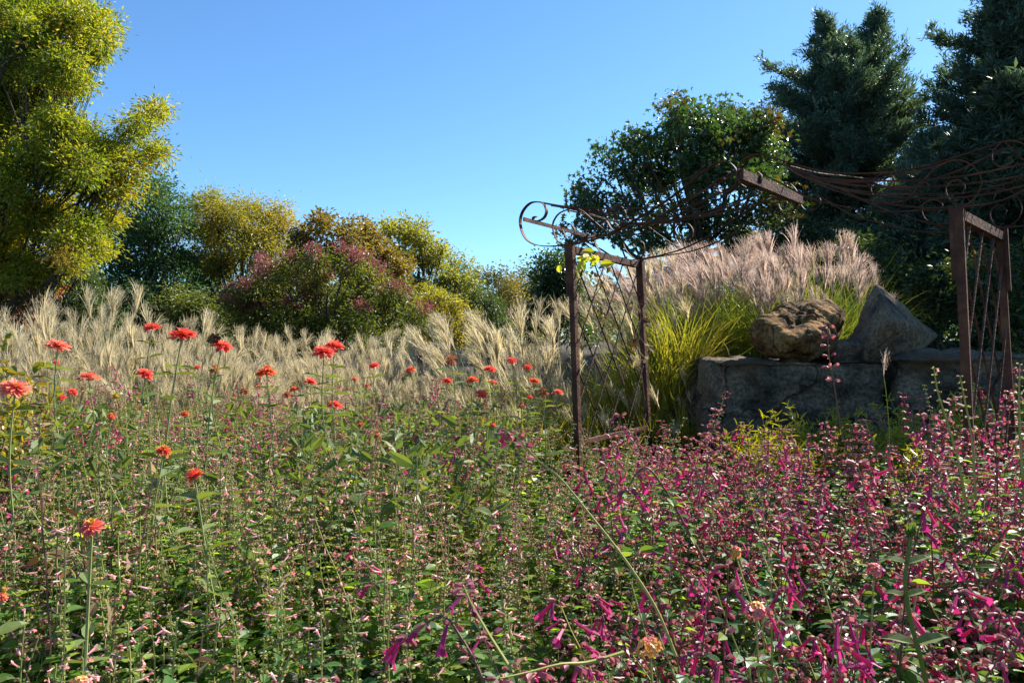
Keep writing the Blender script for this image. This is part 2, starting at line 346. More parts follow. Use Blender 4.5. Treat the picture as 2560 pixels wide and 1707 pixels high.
# ------------------------------------------------------------------ ground
def build_ground():
    xs=np.concatenate([-np.geomspace(400,12,14),np.linspace(-11,14,90),np.geomspace(15,400,14)])
    ys=np.concatenate([np.linspace(-30,0,6),np.linspace(.5,18,70),np.geomspace(19,600,16)])
    X,Yg=np.meshgrid(xs,ys); Z=ground_z(X,Yg)
    Z+= .03*np.sin(X*2.1+Yg)*np.cos(Yg*1.7)*(np.abs(X)<12)*(Yg<18)
    g=Geo(); nx,ny=len(xs),len(ys); i=np.arange(nx*ny).reshape(ny,nx)
    g.add(np.stack([X,Yg,Z],-1),np.stack([i[:-1,:-1],i[:-1,1:],i[1:,1:],i[1:,:-1]],-1).reshape(-1,4))
    o=g.obj('ground',[M['soil']],smooth=True); o['kind']='structure'
build_ground()

# ------------------------------------------------------------------ trees
def crown_leaves(g, C, rad, per, leaf, ln, wd, droop=.2, up=.5, mat=0, r=rng, flat=.75):
    """leaves in gaussian clumps round each centre C"""
    per=int(per*2.6); ln*=.92; n=len(C); P=np.repeat(C,per,0); rr=np.repeat(np.broadcast_to(rad,(n,)),per)
    off=r.normal(size=P.shape)*.5; off[:,2]*=flat
    P=P+off*rr[:,None]
    D=nrm(nrm(off)+.7*rdir(len(P),0,r)+np.array([0,0,-droop])); Nn=rdir(len(P),up,r)
    L=ln*r.uniform(.7,1.25,len(P)); S=np.stack([L*wd,L,L],1)
    scatter(g,leaf,P,D,Nn,S,mat)

def blob_tree(name,label,cat,Y,base_px,blobs,leafmat,leaf=LEAF_Q,ln=.08,wd=.5,clump=.35,dens=1.0,per=22,depth=.75,copies=2,
              bark='bark',trunk_r=.12,tipmat=None,tipfrac=.0,seed=1,lean=0,extra=None,gap=.0,twig=.006,droop=.2,top_px=None,group=None,limb_r=None,bough_out=.35,sag=.0):
    r=np.random.default_rng(seed)
    bx=(base_px-CX)/F*Y; bz=float(ground_z(bx,Y)); base=np.array([bx,Y,bz])
    cr=Geo(); tk=Geo(); ctr=[];
    xs=[W(b[0],b[1],Y)[0] for b in blobs]; hw=max(.3,(max(xs)-min(xs))/2+np.mean([b[2] for b in blobs])/F*Y)
    mid=np.mean(xs); top=max(W(b[0],b[1],Y)[2] for b in blobs)
    tops=np.array([np.mean(xs)*.5+bx*.5 if top_px is None else (top_px-CX)/F*Y,Y,bz+(top-bz)*.8])
    tt=np.linspace(0,1,9)[:,None]
    tp=base+(tops-base)*tt+np.concatenate([[[0,0,0]],r.normal(size=(8,3))*np.array([.04,.04,0])*hw*.5]); 
    tubes(tk,tp,trunk_r*(1-.85*tt[:,0])+.01,8)
    allc=[]; allr=[]
    for b in blobs:
        for c in range(copies):
            x=W(b[0],b[1],Y)[0]; dmax=math.sqrt(max(hw*hw-(x-mid)**2,.05*hw*hw))*depth
            dy=r.uniform(-1,1)*dmax if c else r.uniform(-.4,.4)*dmax
            Yb=Y+dy; P=W(b[0]+(r.normal()*b[2]*.25 if c else 0),b[1]+(abs(r.normal())*b[2]*.3 if c else 0),Yb); rb=b[2]/F*Y*(.85 if c else 1)
            n=max(3,int(dens*14*(rb/clump)**2*.5))
            nbo=max(4,int(n/5)); outw=nrm(np.array([P[0]-mid,(P[1]-Y)*.6,(P[2]-bz)*.35+.2])); bd=nrm(rdir(nbo,0,r)+outw*bough_out); bi=r.integers(0,nbo,n)
            bl=r.uniform(.75,1.3,nbo)[bi]; u=r.uniform(.12,1.0,n)**.75
            C=P+bd[bi]*(rb*bl*u)[:,None]*np.array([1,1,.9])+r.normal(size=(n,3))*rb*.13+np.array([0,0,-1])*(sag*rb*u*u)[:,None]
            C=C[C[:,2]>bz+.1]
            if gap>0: C=C[r.random(len(C))>gap]
            allc.append(C); allr.append(np.full(len(C),clump)*r.uniform(.5,1.15,len(C)))
            # limb from trunk
            if c and r.random()<.75: continue
            f=np.clip((P[2]-bz)/(top-bz+.01)*.62,.12,.9); s=tp[int(f*8)]
            t=np.linspace(0,1,7)[:,None]; path=s+(P-s)*t; path[:,2]+=np.sin(t[:,0]*np.pi)*-.12*np.linalg.norm(P-s)
            path[1:-1]+=r.normal(size=(5,3))*.04*np.linalg.norm(P-s)
            lr=(limb_r or trunk_r*.4)*.7
            tubes(tk,path,lr*(1-.75*t[:,0])+.006,5)
            if len(C):
                k=min(len(C),26); sel=C[r.permutation(len(C))[:k]]
                t=np.linspace(0,1,5)[None,:,None]; st=path[r.integers(4,7,k)][:,None]
                pp=st+(sel[:,None]-st)*t; pp[:,1:-1]+=r.normal(size=(k,3,3))*.06*rb
                tubes(tk,pp,np.linspace(twig*1.7,twig*.5,5)[None],3,cap=False)
    C=np.concatenate(allc); rad=np.concatenate(allr)
    mats=[M[leafmat]]
    if tipmat:
        mats.append(M[tipmat]); out=np.linalg.norm((C-np.array([mid,Y,C[:,2].mean()]))/np.array([hw,hw,max(.5,np.ptp(C[:,2])/2)]),axis=1)
        th=np.quantile(out,1-tipfrac); selt=(out>th)|(r.random(len(C))<tipfrac*.25)
        crown_leaves(cr,C[~selt],rad[~selt],per,leaf,ln,wd,droop,r=r); crown_leaves(cr,C[selt],rad[selt],per,leaf,ln,wd,droop,mat=1,r=r)
    else: crown_leaves(cr,C,rad,per,leaf,ln,wd,droop,r=r)
    root=empty(name,base,label,cat,group)
    tk.shift(-base).obj('trunk',[M[bark]],root,True); cr.shift(-base).obj('crown',mats,root)
    return root,base,C

# big yellow-green tree on the left edge
blob_tree('elm_tree','large yellow green elm at the left edge, its crown cut off by the frame','tree',13,-130,
  [(-60,40,150),(60,40,110),(150,60,80),(200,40,55),(235,130,45),(120,160,90),(0,180,120),(170,215,45),(60,280,110),(150,330,75),(-60,330,140),
   (230,390,70),(300,390,40),(330,330,32),(345,300,25),(378,292,24),(390,275,12),(340,420,30),(378,380,22),(392,374,10),(120,430,95),(20,450,110),(240,480,70),(310,470,32),
   (190,560,75),(270,560,38),(90,570,95),(-10,590,110),(170,640,60),(230,610,40),(60,680,70),(120,690,38),(-40,690,80),(20,720,40),(260,90,28),(265,60,16),(-150,500,150),(-170,200,170)],
  't_elm',ln=.08,wd=.40,clump=.27,dens=1.35,per=24,copies=3,depth=.6,trunk_r=.2,tipmat='t_elm_tip',tipfrac=.11,seed=3,gap=.05,limb_r=.03,bough_out=.7,sag=.12)
blob_tree('maple_sapling','small orange red maple under the big elm at far left','tree',16,10,[(0,735,40),(55,735,28),(100,735,26),(128,725,14),(20,770,45),(60,790,35)],'t_red',ln=.09,wd=.6,clump=.28,dens=1.0,per=22,seed=5,trunk_r=.05)
blob_tree('broadleaf_bush','light green bush behind the tan plumes, right of the orange maple','bush',19,190,[(190,705,45),(150,740,50),(230,745,48),(190,790,60),(130,800,50),(250,810,50)],'t_bush',ln=.08,wd=.45,clump=.32,dens=1.2,per=24,seed=6,trunk_r=.05)
blob_tree('oak_tree','dark green oak standing between the elm and the yellowish willow','tree',26,370,
  [(390,470,26),(365,500,45),(420,515,38),(330,560,60),(400,580,70),(450,570,40),(300,640,60),(370,660,75),(440,660,60),(270,720,50),(330,750,70),(420,760,75),(470,720,45),(290,810,60),(380,830,70),(460,820,55),(408,455,12)],
  't_oak',ln=.13,wd=.5,clump=.55,dens=1.15,per=30,seed=8,trunk_r=.2)
blob_tree('willow_tree','rounded olive yellow willow with fine leaves, beside the dark oak','tree',28,600,
  [(510,510,35),(560,520,38),(610,525,42),(665,540,40),(705,560,28),(490,570,42),(550,590,60),(630,600,60),(695,610,40),(500,660,50),(570,680,70),(650,680,60),(720,660,32),(530,760,60),(610,770,60),(690,740,45),(520,490,18),(700,530,16),(735,620,18),(740,690,25),(480,770,45)],
  't_willow',ln=.14,wd=.28,clump=.55,dens=1.6,per=34,seed=9,trunk_r=.16,gap=.0,droop=.6)
blob_tree('brown_tree','olive brown tree with a spreading top above the maroon shrub','tree',25,820,
  [(775,595,34),(820,560,20),(865,575,22),(800,545,11),(880,590,14),(830,620,40),(760,640,35),(870,650,45),(790,680,45),(750,590,16)],'t_brown',ln=.15,wd=.6,clump=.4,dens=1.1,per=20,seed=11,trunk_r=.1,gap=.15)
blob_tree('rusty_tree','rust brown narrow tree directly left of the bright yellow tree','tree',26.5,930,
  [(910,570,17),(905,600,28),(935,610,30),(960,640,35),(900,650,40),(950,690,45),(990,720,40),(910,720,40),(1000,670,28)],'t_brown',ln=.14,wd=.6,clump=.4,dens=1.15,per=24,seed=12,trunk_r=.1)
blob_tree('yellow_tree','tall bright yellow tree with a dark bare limb, in the middle distance','tree',29,1050,
  [(1000,560,22),(975,585,30),(1015,590,34),(1045,570,16),(1050,610,34),(1085,620,28),(1105,630,18),(1020,640,40),(1070,660,32),(990,640,30),(1040,710,40)],'t_yellow',ln=.14,wd=.55,clump=.42,dens=.95,per=22,seed=13,trunk_r=.13,gap=.12,limb_r=.06)
blob_tree('yellow_tree','lower lime yellow tree right of the tall yellow one','tree',32,1140,
  [(1135,650,22),(1160,670,20),(1120,690,35),(1150,710,35),(1100,740,45),(1160,750,40),(1180,700,15),(1060,770,45),(1130,800,50)],'t_yellow',ln=.13,wd=.5,clump=.45,dens=1.0,per=24,seed=14,trunk_r=.1)
for (bp,bl,lab,sd_,Yd) in ((1220,[(1200,720,40),(1240,705,36),(1280,715,36),(1190,770,50),(1250,770,55),(1300,760,40),(1220,820,60)],'olive brown wood edge tree right of the lime yellow tree',15,48),
                (1320,[(1320,700,30),(1350,715,30),(1300,740,40),(1340,770,45),(1370,730,30),(1330,820,50)],'dull brown distant tree left of the dark evergreen',16,52)):
    blob_tree('distant_tree',lab,'tree',Yd,bp,bl,'t_far',ln=.2,wd=.5,clump=.8,dens=1.0,per=26,seed=sd_,trunk_r=.14,group='distant trees at the wood edge')
for bp,Yd,bl,lab,mt,sd_ in ((470,22,[(440,760,40),(480,770,45),(520,790,45),(450,820,45),(500,840,45)],'low olive shrub under the willow, behind the tan plumes','t_shrub',61),
    (1090,24,[(1060,770,40),(1100,745,36),(1130,780,40),(1080,830,45),(1150,830,45)],'low yellow green shrub right of the maroon flowered shrub','t_willow',62),
    (1200,27,[(1180,745,30),(1215,760,34),(1240,790,36),(1190,810,40),(1250,830,40)],'dull green shrub left of the small dark evergreen','t_bush',63),
    (600,23,[(580,740,36),(620,745,34),(560,790,40),(610,800,44)],'olive shrub between the willow and the maroon flowered shrub','t_bush',64)):
    blob_tree('wild_shrub',lab,'shrub',Yd,bp,bl,mt,ln=.11,wd=.45,clump=.38,dens=1.1,per=22,seed=sd_,trunk_r=.05)
# far wood: one mass
g=Geo(); r=np.random.default_rng(44)
C=[]
for k in range(900):
    x=r.uniform(-45,45); y=r.uniform(58,80); h=r.uniform(4.0,6.0); C.append([x,y,h*r.random()**.5])
crown_leaves(g,np.array(C),1.5,60,LEAF_Q,.32,.5,r=r)
tag(g.obj('distant_wood',[M['t_far']]),'distant mass of autumn woodland behind the garden trees','wood',kind='stuff')
g=Geo(); r=np.random.default_rng(46); n=9000; Yv=r.uniform(9.5,30,n); P=np.stack([r.uniform(-1.1,.25,n)*Yv*.75,Yv,np.zeros(n)-.02],1)
strips(g,P,r.uniform(0,6.28,n),r.uniform(.35,.75,n),np.abs(r.normal(.2,.15,n)),r.uniform(.2,1.4,n),r.uniform(.012,.022,n),4)
tag(g.obj('meadow_grass',[M['blade_dry']]),'dry rough grass on the ground behind the tan plumes','grass',kind='stuff')
g=Geo(); r=np.random.default_rng(45); a=r.uniform(R(30),R(80),800); d=r.uniform(34,60,800)
crown_leaves(g,np.stack([d*np.sin(a),d*np.cos(a),r.uniform(.3,8,800)],1),1.5,50,LEAF_Q,.3,.5,r=r)
tag(g.obj('conifer_wood',[M['t_oak']]),'dark woodland mass closing the view behind the cedars on the right','wood',kind='stuff')
# bare trees beyond
def bare_tree(bpx,top_py,Y,spread,label,seed):
    r=np.random.default_rng(seed); b=np.array([(bpx-CX)/F*Y,Y,0]); topz=CH-(top_py-CY)/F*Y; g=Geo()
    def grow(p,d,L,rad,lev):
        n=5; pts=[p]
        for i in range(n): d=nrm(d+r.normal(size=3)*.16+np.array([0,0,.05])); pts.append(pts[-1]+d*L/n)
        tubes(g,np.array(pts),np.linspace(rad,rad*.55,n+1),4 if lev<2 else 3,cap=False)
        if lev<5:
            for k in range(3 if lev else 5):
                q=pts[r.integers(2,n+1)]; nd=nrm(d+r.normal(size=3)*spread); nd[2]=abs(nd[2])*.8+.12; grow(q,nrm(nd),L*r.uniform(.55,.75),rad*.5,lev+1)
    H=topz; grow(b,np.array([0,0,1.]),H*.42,.13,0)
    root=empty('bare_tree',b,label,'tree','bare trees on the skyline'); g.shift(-b).obj('trunk',[M['bark_grey']],root)
bare_tree(1245,625,48,.75,'leafless grey tree on the skyline, left of the scrolled arbor eave',21)
bare_tree(1290,645,46,.75,'smaller leafless grey tree nearest the dark evergreen',22)
bare_tree(1128,640,45,.7,'thin bare treetop showing beside the tall yellow tree',23)
blob_tree('evergreen_tree','small dark evergreen behind the arbor post, left of the maple','tree',22,1390,
  [(1385,650,34),(1360,665,24),(1420,670,36),(1390,710,45),(1350,720,28),(1430,730,45),(1380,780,50),(1440,800,50),(1340,790,40)],'t_maple',ln=.12,wd=.5,clump=.42,dens=1.2,per=30,seed=17,trunk_r=.1)
# maple (lobed leaves)
blob_tree('maple_tree','dark green maple with lobed leaves behind the left half of the arbor','tree',14,1760,
  [(1690,290,28),(1740,305,36),(1790,300,40),(1840,300,46),(1690,320,45),(1760,340,60),(1840,350,65),(1900,330,50),(1610,370,40),(1660,390,50),(1590,355,20),
   (1515,385,24),(1530,410,28),(1560,430,40),(1640,450,60),(1740,440,70),(1830,440,60),(1475,475,24),(1460,500,18),(1510,510,36),(1570,520,45),(1650,540,50),(1740,540,55),(1830,540,50),
   (1490,560,26),(1440,590,22),(1560,590,30),(1640,610,38),(1900,420,60),(1920,520,60),(1860,610,50),(1720,620,45),(1685,268,12)],
  't_maple',leaf=STAR,ln=.115,wd=1.0,clump=.30,dens=1.1,per=15,depth=.6,trunk_r=.16,tipmat='t_maple_tip',tipfrac=.14,seed=18,gap=.12,limb_r=.04)
# shrub with maroon flower bracts
rt,bs,C=blob_tree('seven_son_shrub','wide rounded shrub covered in dusky maroon flower clusters','shrub',18,820,
  [(800,660,40),(860,660,42),(740,670,40),(690,690,42),(920,690,45),(640,715,38),(970,730,45),(1010,770,35),(700,750,60),(790,740,70),(880,750,70),(620,770,40),(680,810,60),(780,820,70),(880,820,65),(960,810,55),(600,820,40),(1030,800,28)],
  't_shrub',ln=.10,wd=.42,clump=.34,dens=1.2,per=26,seed=19,trunk_r=.07,depth=.8)
g=Geo(); r=np.random.default_rng(20)
z0=np.quantile(C[:,2],.35); sel=C[(C[:,2]>z0)&(r.random(len(C))<.62)]
sel=sel[(sel[:,1]<18.4)|(sel[:,2]>np.quantile(C[:,2],.8))]
out=nrm(sel-np.array([W(820,800,18)[0],18,1.0]))
crown_leaves(g,sel+out*.22,.15,34,LEAF_Q,.055,.6,r=r,droop=-.4); g.shift(-bs).obj('flower_cluster',[M['t_maroon']],rt)

# conifers
def cedar(name,label,Y,tx,top_py,prof,leafmat,nb,seed,leafL=.14,wid=.2,upturn=.42,leaders=(),tuft=9,step=.12,pine=False,group=None,cat='tree',base=None,low=.4,dark=1.0):
    r=np.random.default_rng(seed); bx=(tx-CX)/F*Y; bz=float(ground_z(bx,Y)); B=np.array([bx,Y,bz]) if base is None else np.array(base,float)
    H=(CH-(top_py-CY)/F*Y)-B[2]-(.35 if not pine else .1); tk=Geo(); lf=Geo()
    t=np.linspace(0,1,14)[:,None]; ax=B+np.array([0,0,H])*t; ax[1:,:2]+=r.normal(size=(13,2))*.05
    tubes(tk,ax,.02+.18*(1-t[:,0]),8)
    heads=[(ax,None)]
    P=[];D=[]
    jobs=[]
    for lx,ly,f0,nn in leaders:
        s0=np.array([np.interp(f0,t[:,0],ax[:,k]) for k in range(3)]); e0=W(lx,ly,Y); tt_=np.linspace(0,1,9)[:,None]
        la=s0+(e0-s0)*tt_; la[:,0]+=np.sin(tt_[:,0]*np.pi)*.12*np.sign(e0[0]-s0[0]); tubes(tk,la,.05-.04*tt_[:,0],5)
        for q in range(nn):
            f=(q+1)/nn; jobs.append((np.array([np.interp(f,tt_[:,0],la[:,k]) for k in range(3)]),q*2.399,.9*(1-f)**.8+.15,.5+f))
    for i in range(nb+len(jobs)):
        f=low/H+(1-low/H)*min(1,(i+.5)/nb)*.985; f=f**.9
        f=min(f,1.0); p0=np.array([np.interp(f,t[:,0],ax[:,k]) for k in range(3)])
        a=i*2.399+r.normal()*.35; ca=math.cos(a)
        rl,rr=prof(1-f); L=(rr*(ca+1)/2+rl*(1-ca)/2)*(r.uniform(1.1,1.3) if r.random()<.14 else r.uniform(.6,1.05))
        if i>=nb: p0,a,L,f=jobs[i-nb]; L*=r.uniform(.7,1.15)
        L=max(L*.86,.15)
        n=max(4,int(L/step)); s=np.linspace(0,1,n+1)
        dirh=np.array([math.cos(a),math.sin(a),0]); el0=r.uniform(-.2,.22)+.22*f; 
        el=el0+upturn*s**2
        seg=L/n; pts=p0+np.concatenate([[[0,0,0]],np.cumsum(seg*(np.cos(el[1:,None])*dirh+np.sin(el[1:,None])*np.array([0,0,1])),0)])
        pts[1:]+=r.normal(size=(n,3))*.025
        tubes(tk,pts,np.linspace(.012+.012*L,.005,n+1),4,cap=False)
        tan=nrm(np.gradient(pts,axis=0)); k0=int(n*.18)
        for j in range(k0,n+1):
            # side sprays that shorten to the tip
            m=2 if j<n else 1
            for q in range(m):
                side=np.array([-math.sin(a),math.cos(a),0])*(1 if q else -1)*r.uniform(.3,1.2)
                sd=nrm(tan[j]*.8+side+np.array([0,0,r.uniform(-.1,.55)])) if j<n else tan[j]
                sl=(.12+.26*L/2*(1-.55*j/n))*r.uniform(.5,1.2); kk=max(3,int(sl/.075))
                u=np.linspace(.1,1,kk)[:,None]; P.append(pts[j]+sd*u*sl+r.normal(size=(kk,3))*.03); D.append(np.repeat(sd[None],kk,0))
    P=np.concatenate(P);D=np.concatenate(D)
    if pine:
        PP=np.repeat(P,tuft,0); DD=nrm(np.repeat(D,tuft,0)*.55+rdir(len(PP),.15,r))
        L=leafL*r.uniform(.7,1.2,len(PP))
    else:
        PP=np.repeat(P,tuft,0)+r.normal(size=(len(P)*tuft,3))*.05; DD=nrm(np.repeat(D,tuft,0)*.9+rdir(len(PP),.25,r)*.8)
        L=leafL*r.uniform(.5,1.25,len(PP))
    scatter(lf,LEAF_Q,PP,DD,rdir(len(PP),.2,r),np.stack([L*wid,L,L],1))
    root=empty(name,B,label,cat,group); tk.shift(-B).obj('trunk',[M['bark']],root,True); lf.shift(-B).obj('crown',[M[leafmat]],root)
    return root
def prof_px(tab,Y):
    y=[a[0] for a in tab]; l=[a[1]/F*Y for a in tab]; rr=[a[2]/F*Y for a in tab]
    return lambda q:(float(np.interp(q,y,l)),float(np.interp(q,y,rr)))
cedar('cedar_tree','tall dark blue green cedar rising highest behind the arbor ridge',20,2105,75,prof_px([(0,15,15),(.05,70,50),(.1,130,100),(.16,190,150),(.25,280,190),(.4,310,240),(.6,265,260),(1,240,270)],20),'t_cedar',255,31,leaders=((2062,52,.78,26),(2195,44,.74,34)),leafL=.13,wid=.22,tuft=12)
cedar('cedar_tree','nearly black cedar at the right edge, partly cut off by the frame',17,2545,-190,prof_px([(0,20,20),(.12,90,90),(.2,150,150),(.35,225,200),(.5,225,220),(1,250,250)],17),'t_cedar',290,32,leafL=.13,wid=.24,tuft=14)
cedar('pine_tree','long needled pine at the right edge below the black cedar',12.5,2520,215,prof_px([(0,30,30),(.2,130,130),(.45,210,200),(.7,270,260),(1,260,260)],12.5),'t_pine',120,33,leafL=.2,wid=.05,tuft=22,step=.2,pine=True,upturn=.8)
cedar('cedar_tree','dark lower cedar between the tall cedar and the right post',15.5,2330,300,prof_px([(0,20,20),(.2,90,90),(.5,190,170),(1,240,240)],15.5),'t_cedar',180,34,leafL=.12,wid=.24,tuft=14)
# trees outside the frame on the right whose shade falls over the rocks
cedar('cedar_tree','cedar standing just beyond the right edge of the view',10,0,0,lambda q:(.25+2.3*min(1,q*1.5),.25+2.3*min(1,q*1.5)),'t_cedar',200,35,leafL=.2,wid=.28,tuft=8,base=(9.6,12.2,1.3),low=2.5) if False else None

def offcedar(x,y,h,rad,seed,label):
    Yb=y; top_py=CY-(h-CH)*F/Yb
    return cedar('cedar_tree',label,Yb,CX+x*F/Yb,top_py,lambda q:(.2+rad*min(1,q*1.6),.2+rad*min(1,q*1.6)),'t_cedar',190,seed,leafL=.22,wid=.32,tuft=8,low=2.0)
offcedar(11.1,11.6,10.3,3.0,36,'cedar standing just beyond the right edge of the view')
offcedar(13.7,13.5,13.0,2.6,37,'second cedar beyond the right edge, farther from the arbor')

# dark undergrowth behind the rocks
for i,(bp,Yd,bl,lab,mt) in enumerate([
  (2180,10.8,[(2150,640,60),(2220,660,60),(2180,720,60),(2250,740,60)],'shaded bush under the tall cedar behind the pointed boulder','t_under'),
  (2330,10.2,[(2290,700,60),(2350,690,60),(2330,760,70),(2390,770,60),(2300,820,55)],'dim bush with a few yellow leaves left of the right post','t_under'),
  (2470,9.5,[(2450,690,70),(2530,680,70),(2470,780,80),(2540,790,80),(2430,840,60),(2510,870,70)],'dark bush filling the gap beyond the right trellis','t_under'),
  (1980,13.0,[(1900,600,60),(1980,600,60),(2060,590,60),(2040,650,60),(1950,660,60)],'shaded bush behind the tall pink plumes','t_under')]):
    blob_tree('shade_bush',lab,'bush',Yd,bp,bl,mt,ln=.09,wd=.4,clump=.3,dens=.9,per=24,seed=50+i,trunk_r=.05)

# ------------------------------------------------------------------ miscanthus
def plume_mesh(mat,seed,n=26,spread=.42,lean=.25):
    r=np.random.default_rng(seed); g=Geo()
    P=np.zeros((n,3)); P[:,2]=r.uniform(0,.10,n); az=r.normal(0,1.0,n)
    strips(g,P,az,r.uniform(.16,.27,n),np.abs(r.normal(.10,.09,n))+.02,r.uniform(.15,.6,n)*spread/.42,r.uniform(.006,.0095,n),5,0,
           prof=lambda t:np.interp(t,[0,.15,.7,1],[.3,1,.8,.15]),twist=3.0)
    # silky hairs standing off the racemes
    m=n*10; P2=np.zeros((m,3)); a2=r.normal(0,1.0,m); s=r.uniform(.05,.27,m); th=np.abs(r.normal(.2,.13,m))
    P2[:,0]=np.cos(a2)*np.sin(th)*s; P2[:,1]=np.sin(a2)*np.sin(th)*s; P2[:,2]=np.cos(th)*s+.02
    strips(g,P2,a2+r.normal(0,.8,m),r.uniform(.02,.045,m),th+r.normal(0,.35,m),r.uniform(0,.4,m),np.full(m,.0026),2,0,twist=3.0)
    tubes(g,np.array([[0,0,-.04],[0,0,.05],[.01,0,.12]]),[.003,.002,.001],3,0)
    return g.mesh('plume',[M[mat]])
PLUMES={k:[plume_mesh(k,s,sp_n,sp) for s,sp_n,sp in ((1,26,.42),(2,30,.7),(3,22,.25),(4,18,1.0),(5,14,.5))] for k in ('plume_tan','plume_pink')}
def miscanthus_proto(kind,seed,H,np_,spreadr,blade,nbl,lean_az,lean,bladeL):
    """returns (blade mesh, stalk mesh, plume transforms)"""
    r=np.random.default_rng(seed); gb=Geo()
    a=r.uniform(0,2*np.pi,nbl); rr=spreadr*np.sqrt(r.random(nbl)); P=np.stack([rr*np.cos(a),rr*np.sin(a),0*a-.03],1)
    tilt=np.abs(r.normal(.22,.15,nbl))+.5*rr/spreadr*.3
    strips(gb,P,a+r.normal(0,.7,nbl),bladeL*r.uniform(.55,1.15,nbl),tilt,r.uniform(.3,2.0,nbl),r.uniform(.007,.014,nbl),8,0,prof=lambda t:np.interp(t,[0,.2,.6,1],[.6,1,.85,.05]),twist=1.2)
    gs=Geo(); a=r.uniform(0,2*np.pi,np_); rr=spreadr*.8*np.sqrt(r.random(np_)); P=np.stack([rr*np.cos(a),rr*np.sin(a),0*a-.03],1)
    az=a+r.normal(0,.6,np_); tilt=.04+.26*rr/spreadr+np.abs(r.normal(0,.08,np_)); L=H*np.where(r.random(np_)<.2,r.uniform(.95,1.12,np_),r.uniform(.6,.98,np_))
    vx=np.cos(az)*tilt+math.cos(lean_az)*lean; vy=np.sin(az)*tilt+math.sin(lean_az)*lean; az=np.arctan2(vy,vx); tilt=np.hypot(vx,vy)
    Cc=strips(Geo(),P,az,L,tilt,np.abs(r.normal(.16,.16,np_))+.04,np.full(np_,.004),6)
    tubes(gs,Cc,np.linspace(.0035,.0022,7)[None],3,0,cap=False)
    tips=[]
    for i in range(np_):
        d=nrm(Cc[i,-1]-Cc[i,-2]); z=Vector(d); 
        la=lean_az+r.normal(0,.7); x=Vector((math.cos(la),math.sin(la),0)); y=z.cross(x).normalized(); x=y.cross(z)
        m=Matrix((x,y,z)).transposed().to_4x4(); s=r.uniform(.7,1.45); tips.append((Cc[i,-1],m,s,int(r.integers(0,5))))
    return gb.mesh('leaf_tuft',[M[blade]]),gs.mesh('stalk',[M['stalk']]),tips,kind
def place_miscanthus(pr,loc,rz,s,label,group,every=1):
    bm_,sm_,tips,kind=pr
    root=empty('miscanthus_grass',loc,label,'ornamental grass',group,rz,s); root['kind']='thing'
    for nm,me in (('leaf_tuft',bm_),('stalk',sm_)):
        o=bpy.data.objects.new(nm,me); COL.objects.link(o); o.parent=root
    for p,m,sc,k in tips:
        o=bpy.data.objects.new('plume',PLUMES[kind][k]); COL.objects.link(o); o.parent=root
        o.matrix_local=Matrix.Translation(Vector(p))@m@Matrix.Scale(sc,4)
PT=[miscanthus_proto('plume_tan',60+i,1.36,24,.34,'blade_dry' if i==2 else 'blade_green',260,R(20+70*i),.08,1.15) for i in range(3)]
PK=[miscanthus_proto('plume_pink',70+i,1.16,34,.38,'blade_green',380,R(170),.14,1.35) for i in range(3)]
PB=[miscanthus_proto('plume_tan',90+i,1.2,4,.34,'blade_gold',420,R(170),.14,1.22) for i in range(2)]
PG=[miscanthus_proto('plume_tan',80+i,1.38,20,.34,'blade_gold',360,R(170),.14,1.1) for i in range(2)]
gl='tan miscanthus clumps left of the flower bed'
# left mass (tops near y 700..760)
k=0
LEFT=[(20,8.6,.93),(95,8.2,1.0),(165,8.9,1.08),(245,8.3,1.0),(300,9.2,1.03),(370,8.4,1.04),(430,9.0,1.06),(120,7.4,.86),(215,7.3,.84),(330,7.5,.84),(490,8.2,.88),(430,7.3,.80),(530,7.5,.74),(20,7.2,.76)]
for px,Y,s in LEFT:
    x=(px-CX)/F*Y
    lab='tan plumed miscanthus in the tall left mass behind the coral zinnias'
    place_miscanthus(PT[k%3],(x,Y,0),rng.uniform(-.5,.5),s*rng.uniform(.94,1.12),lab,'tan miscanthus mass on the left'); k+=1
MIDS=.86
MID=[(560,11,.98),(620,10.2,1.0),(680,11,1.06),(740,10.4,1.0),(800,11.2,1.06),(860,10.5,.98),(920,11.2,1.04),(980,10.4,.98),(1040,11.1,1.02),(1100,10.4,.98),(1160,11,1.0),(600,9,.80),(720,9,.80),(830,8.9,.8),(940,9.0,.8),(1050,8.9,.8),(660,7.8,.66),(790,7.9,.68),(910,7.8,.66),(1010,7.9,.68),(1130,8,.72),(1045,11.9,1.02),(1075,9.6,.9),(960,10,.9),(880,9.7,.9),(780,9.8,.9),(690,9.6,.88),(640,11.6,1.0),(1000,11.7,1.0)]
for px,Y,s in MID:
    x=(px-CX)/F*Y
    place_miscanthus(PT[(k*2+1)%3],(x,Y,0),rng.uniform(-.6,.6),s*MIDS*rng.uniform(.88,1.12),'dry tan miscanthus in the long low drift below the maroon shrub','tan miscanthus drift in the middle'); k+=1
RM=[(1230,8.2,1.08),(1290,7.8,1.05),(1350,8.3,1.1),(1400,7.6,1.0),(1250,7.2,.9),(1340,7.0,.85)]
for px,Y,s in RM:
    x=(px-CX)/F*Y
    place_miscanthus((PB if Y<7.5 else PG)[k%2],(x,Y,float(ground_z(x,Y))),rng.uniform(-.4,.4),s,'arching miscanthus left of the near trellis with silvery leaning plumes','miscanthus left of the trellis'); k+=1
SL=[(1450,7.4,.86),(1520,7.6,.85),(1590,7.6,.86),(1650,7.5,.80),(1710,7.6,.74),(1480,8.4,.9),(1560,8.6,.9),(1640,8.6,.84),(1480,6.9,.70),(1560,6.9,.66),(1640,6.8,.6),(1700,6.9,.55)]
